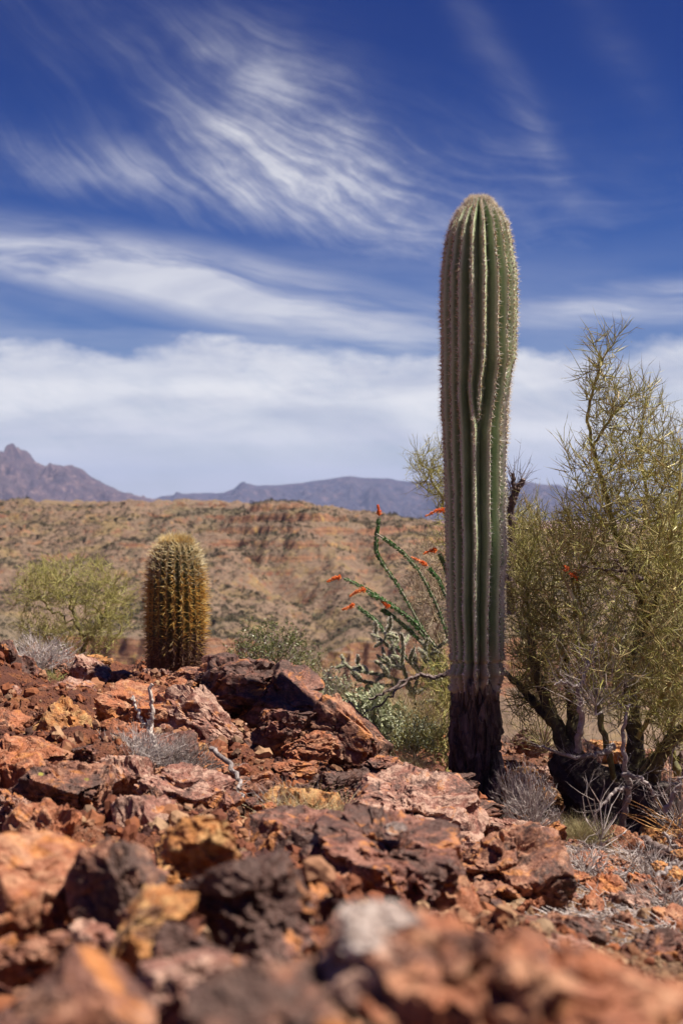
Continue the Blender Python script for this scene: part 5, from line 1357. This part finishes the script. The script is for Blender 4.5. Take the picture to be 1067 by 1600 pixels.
bush('dead_bush', 'brownish bare twigs under the left limbs of the big tree', 850, 1170, 120, 120, 6.7, 0, varied('olive_brown_twig', [(0.22, 0.17, 0.08), (0.32, 0.24, 0.13), (0.20, 0.20, 0.07)], 0.7, 0.2), L=0.12, per=2, up=0.5, natt=160, r=0.001)


def tuft(label, px, py, w, h, d, n, m, lean=0.5, r=0.0009, group='tufts of dry grass'):
    root = P(px, py, d); t = thing('grass_tuft', label, 'grass tuft', root, group)
    wm, hm = w / F * d / 2, h / F * d
    b0 = root + np.stack((rng.normal(size=n) * wm * 0.35, rng.normal(size=n) * wm * 0.3, np.full(n, -0.01)), 1)
    dr = nrm(np.stack((rng.normal(size=n) * lean, rng.normal(size=n) * lean, np.ones(n)), 1)); L = hm * rng.uniform(0.4, 1.15, n)
    m1 = b0 + dr * (L * 0.5)[:, None]; d2 = nrm(dr + np.stack((rng.normal(size=n) * 0.35, rng.normal(size=n) * 0.35, rng.uniform(-0.5, 0.1, n)), 1)); m2 = m1 + d2 * (L * 0.5)[:, None]
    co, f = join(tubes(b0, m1, r, r * 0.85), cones(m1, m2, r * 0.85))
    under(mk('blades', co, f, [m], smooth=False), t); return t


tuft('tuft of dry straw and pale stalks in the middle of the rocks', 480, 1275, 170, 66, 4.45, 520, STRAW, 0.9, 0.0009)
tuft('bleached white stalks standing left of the tuft of dry straw', 440, 1275, 90, 70, 4.5, 120, GREY_TWIG, 0.8, 0.0011)
tuft('dense low straw-coloured grass before the leaning black stem', 905, 1318, 110, 56, 5.5, 1100, varied('greenish_straw', [(0.30, 0.27, 0.12), (0.44, 0.36, 0.19), (0.52, 0.44, 0.27), (0.22, 0.20, 0.09)], 0.7, 0.2, 0.2), 0.6, 0.0010)
tuft('tall thin dry grass behind the silvery bush', 600, 1135, 190, 100, 7.1, 420, STRAW, 0.55, 0.0011)
tuft('pale dry grass under the arms of the cholla', 645, 1150, 100, 110, 6.9, 420, STRAW, 0.5, 0.0011)
tuft('thin straw stalks right behind the mound', 500, 1095, 110, 90, 7.6, 120, STRAW, 0.3, 0.0009)
tuft('little yellow-green grass under the grey twigs of the crest', 62, 1062, 100, 26, 7.6, 360, varied('yellow_grass', [(0.34, 0.32, 0.10), (0.46, 0.40, 0.16), (0.26, 0.26, 0.08)], 0.7, 0.2, 0.2), 0.7, 0.0011)
tuft('rust-orange dry stems fanning out at the right edge by the stump', 1060, 1300, 90, 100, 5.5, 26, RUST_STEM, 1.4, 0.0020)
tuft('short dry grass between the silvery bush and the bright orange pointed rock', 640, 1195, 90, 40, 6.1, 300, STRAW, 0.9, 0.0009)


def stick(label, lines, r0, r1, m=None, name='dead_branch', twn=20, L=0.07, seed=0, r=0.001, group='dead branches on the ground'):
    o = limb(name, None, lines, r0, r1, m or GREY_WOOD, seed=seed, twn=twn, L=L, r=r)
    tag(o, label, 'dead branch', group); return o


stick('forked pale grey dead branch standing on the left slope below the barrel cactus', [Q((262, 1190, 5.05), (244, 1165, 5.1), (236, 1145, 5.1), (238, 1115, 5.1), (236, 1070, 5.1)), Q((236, 1145, 5.1), (222, 1125, 5.1), (214, 1108, 5.1), (208, 1090, 5.1))], 0.010, 0.006, seed=11, m=bark_mat('pale_dead_wood', (0.42, 0.34, 0.29), (0.58, 0.50, 0.44), (0.20, 0.15, 0.12)), twn=10, L=0.04)
stick('thin dark dead stick lying over the patch of grey brush', [Q((180, 1195, 4.9), (230, 1192, 4.9), (270, 1180, 4.95), (300, 1168, 5.0))], 0.005, 0.002, DARK_WOOD, seed=12, twn=16)
stick('curved grey dead root ending in a pale fork above the straw', [Q((330, 1170, 4.95), (360, 1195, 4.85), (375, 1222, 4.75), (370, 1240, 4.7)), Q((345, 1235, 4.6), (375, 1240, 4.6), (395, 1265, 4.5), (415, 1290, 4.4)), ], 0.010, 0.005, seed=13, twn=30)
stick('long dark dead branch reaching left from the foot of the tall cactus', [Q((703, 1050, 6.5), (680, 1058, 6.5), (655, 1055, 6.5), (625, 1068, 6.45), (600, 1083, 6.4), (575, 1095, 6.4)), Q((655, 1055, 6.5), (640, 1060, 6.4), (600, 1098, 6.3), (560, 1120, 6.3))], 0.012, 0.0045, DARK_WOOD, seed=14, twn=24)
stick('pale thin stick lying in front of the pitted brown boulder at lower right', [Q((748, 1466, 2.75), (785, 1490, 2.72), (825, 1508, 2.7), (862, 1524, 2.7))], 0.0042, 0.002, seed=15, twn=4, L=0.05)
stick('long pale curved stick on the gravel right of the pitted brown boulder', [Q((870, 1335, 4.5), (880, 1365, 4.4), (910, 1382, 4.3), (945, 1385, 4.3), (970, 1402, 4.2)), Q((890, 1392, 4.1), (925, 1402, 4.1), (960, 1412, 4.1))], 0.006, 0.0025, seed=16, twn=26)
stick('knotty grey branch lying on the gravel at the right edge', [Q((975, 1412, 4.1), (1000, 1398, 4.1), (1030, 1370, 4.15), (1055, 1345, 4.2)), Q((1010, 1395, 4.1), (1040, 1400, 4.1), (1070, 1405, 4.1))], 0.011, 0.005, seed=17, twn=40, L=0.09)
stick('thin upright forked twig standing on the gravel near the dark rock', [Q((933, 1420, 4.2), (936, 1390, 4.2), (932, 1355, 4.2), (938, 1330, 4.2))], 0.004, 0.0018, seed=18, twn=26, L=0.06)
stick('dark shaded dead branch lying under the stump toward the right edge', [Q((1000, 1315, 5.5), (1030, 1325, 5.4), (1060, 1340, 5.3), (1090, 1350, 5.2))], 0.022, 0.012, DARK_WOOD, seed=19, twn=30)
stick('sun-bleached forked branch at the right edge beside the rust-orange stems', [Q((1040, 1270, 5.3), (1052, 1235, 5.3), (1075, 1205, 5.3)), Q((1035, 1300, 5.2), (1055, 1325, 5.2), (1080, 1350, 5.2))], 0.009, 0.005, seed=20, twn=26, L=0.08)
for (a_, b_, w_, h_, n_, lb) in ((915, 1368, 130, 34, 90, 'flat tangle of pale dead twigs on the gravel just right of the pitted brown boulder'),
                                 (1005, 1372, 150, 44, 120, 'wide tangle of pale dead twigs lying below the black stump'),
                                 (1045, 1428, 130, 36, 100, 'flat tangle of pale dead twigs at the right edge, above the dark rock')):
    d_q = solve_d(a_, b_)
    bush('dead_bush', lb, a_, b_ + 4, w_, h_, d_q, 0, GREY_TWIG, L=0.09, per=2, up=0.0, natt=n_, r=0.0012)
# fine litter of fallen twigs on the gravel
n = 2600; d = rng.uniform(3.2, 6.2, n); u = rng.uniform(840, 1120, n); x = (u - 533.5) / F * d
z = G(x, d) + craggy(x, d) + 0.008; b0 = np.stack((x, d, z), 1)
dr = nrm(np.stack((rng.normal(size=n), rng.normal(size=n), rng.normal(size=n) * 0.25), 1)); L = rng.uniform(0.02, 0.12, n)
e = b0 + dr * L[:, None]; e[:, 2] = G(e[:, 0], e[:, 1]) + craggy(e[:, 0], e[:, 1]) + rng.uniform(0.004, 0.03, n)
tag(mk('twig_litter', *tubes(b0, e, 0.0014, 0.0008), [GREY_TWIG], smooth=False), 'scattered fallen grey twigs on the gravel under the big tree', None, None, 'stuff')

# ------------------------------------------------------------------ desert air
bm = bmesh.new(); bmesh.ops.create_cube(bm, size=1.0)
hz = bpy.data.meshes.new('haze'); bm.to_mesh(hz); bm.free(); ho = bpy.data.objects.new('haze', hz); COL.objects.link(ho)
ho.scale = (33000, 33000, 620); ho.location = (0, 0, 620 / 2 - 140)
m = bpy.data.materials.new('desert_air'); m.use_nodes = True; nt = m.node_tree; nt.nodes.clear()
o_ = nt.nodes.new('ShaderNodeOutputMaterial'); v_ = nt.nodes.new('ShaderNodeVolumePrincipled')
v_.inputs['Density'].default_value = 4.0e-5; v_.inputs['Color'].default_value = (0.50, 0.60, 1.0, 1); v_.inputs['Anisotropy'].default_value = 0.0
nt.links.new(v_.outputs[0], o_.inputs['Volume']); hz.materials.append(m)
tag(ho, 'thin bluish desert haze', None, None, 'stuff')
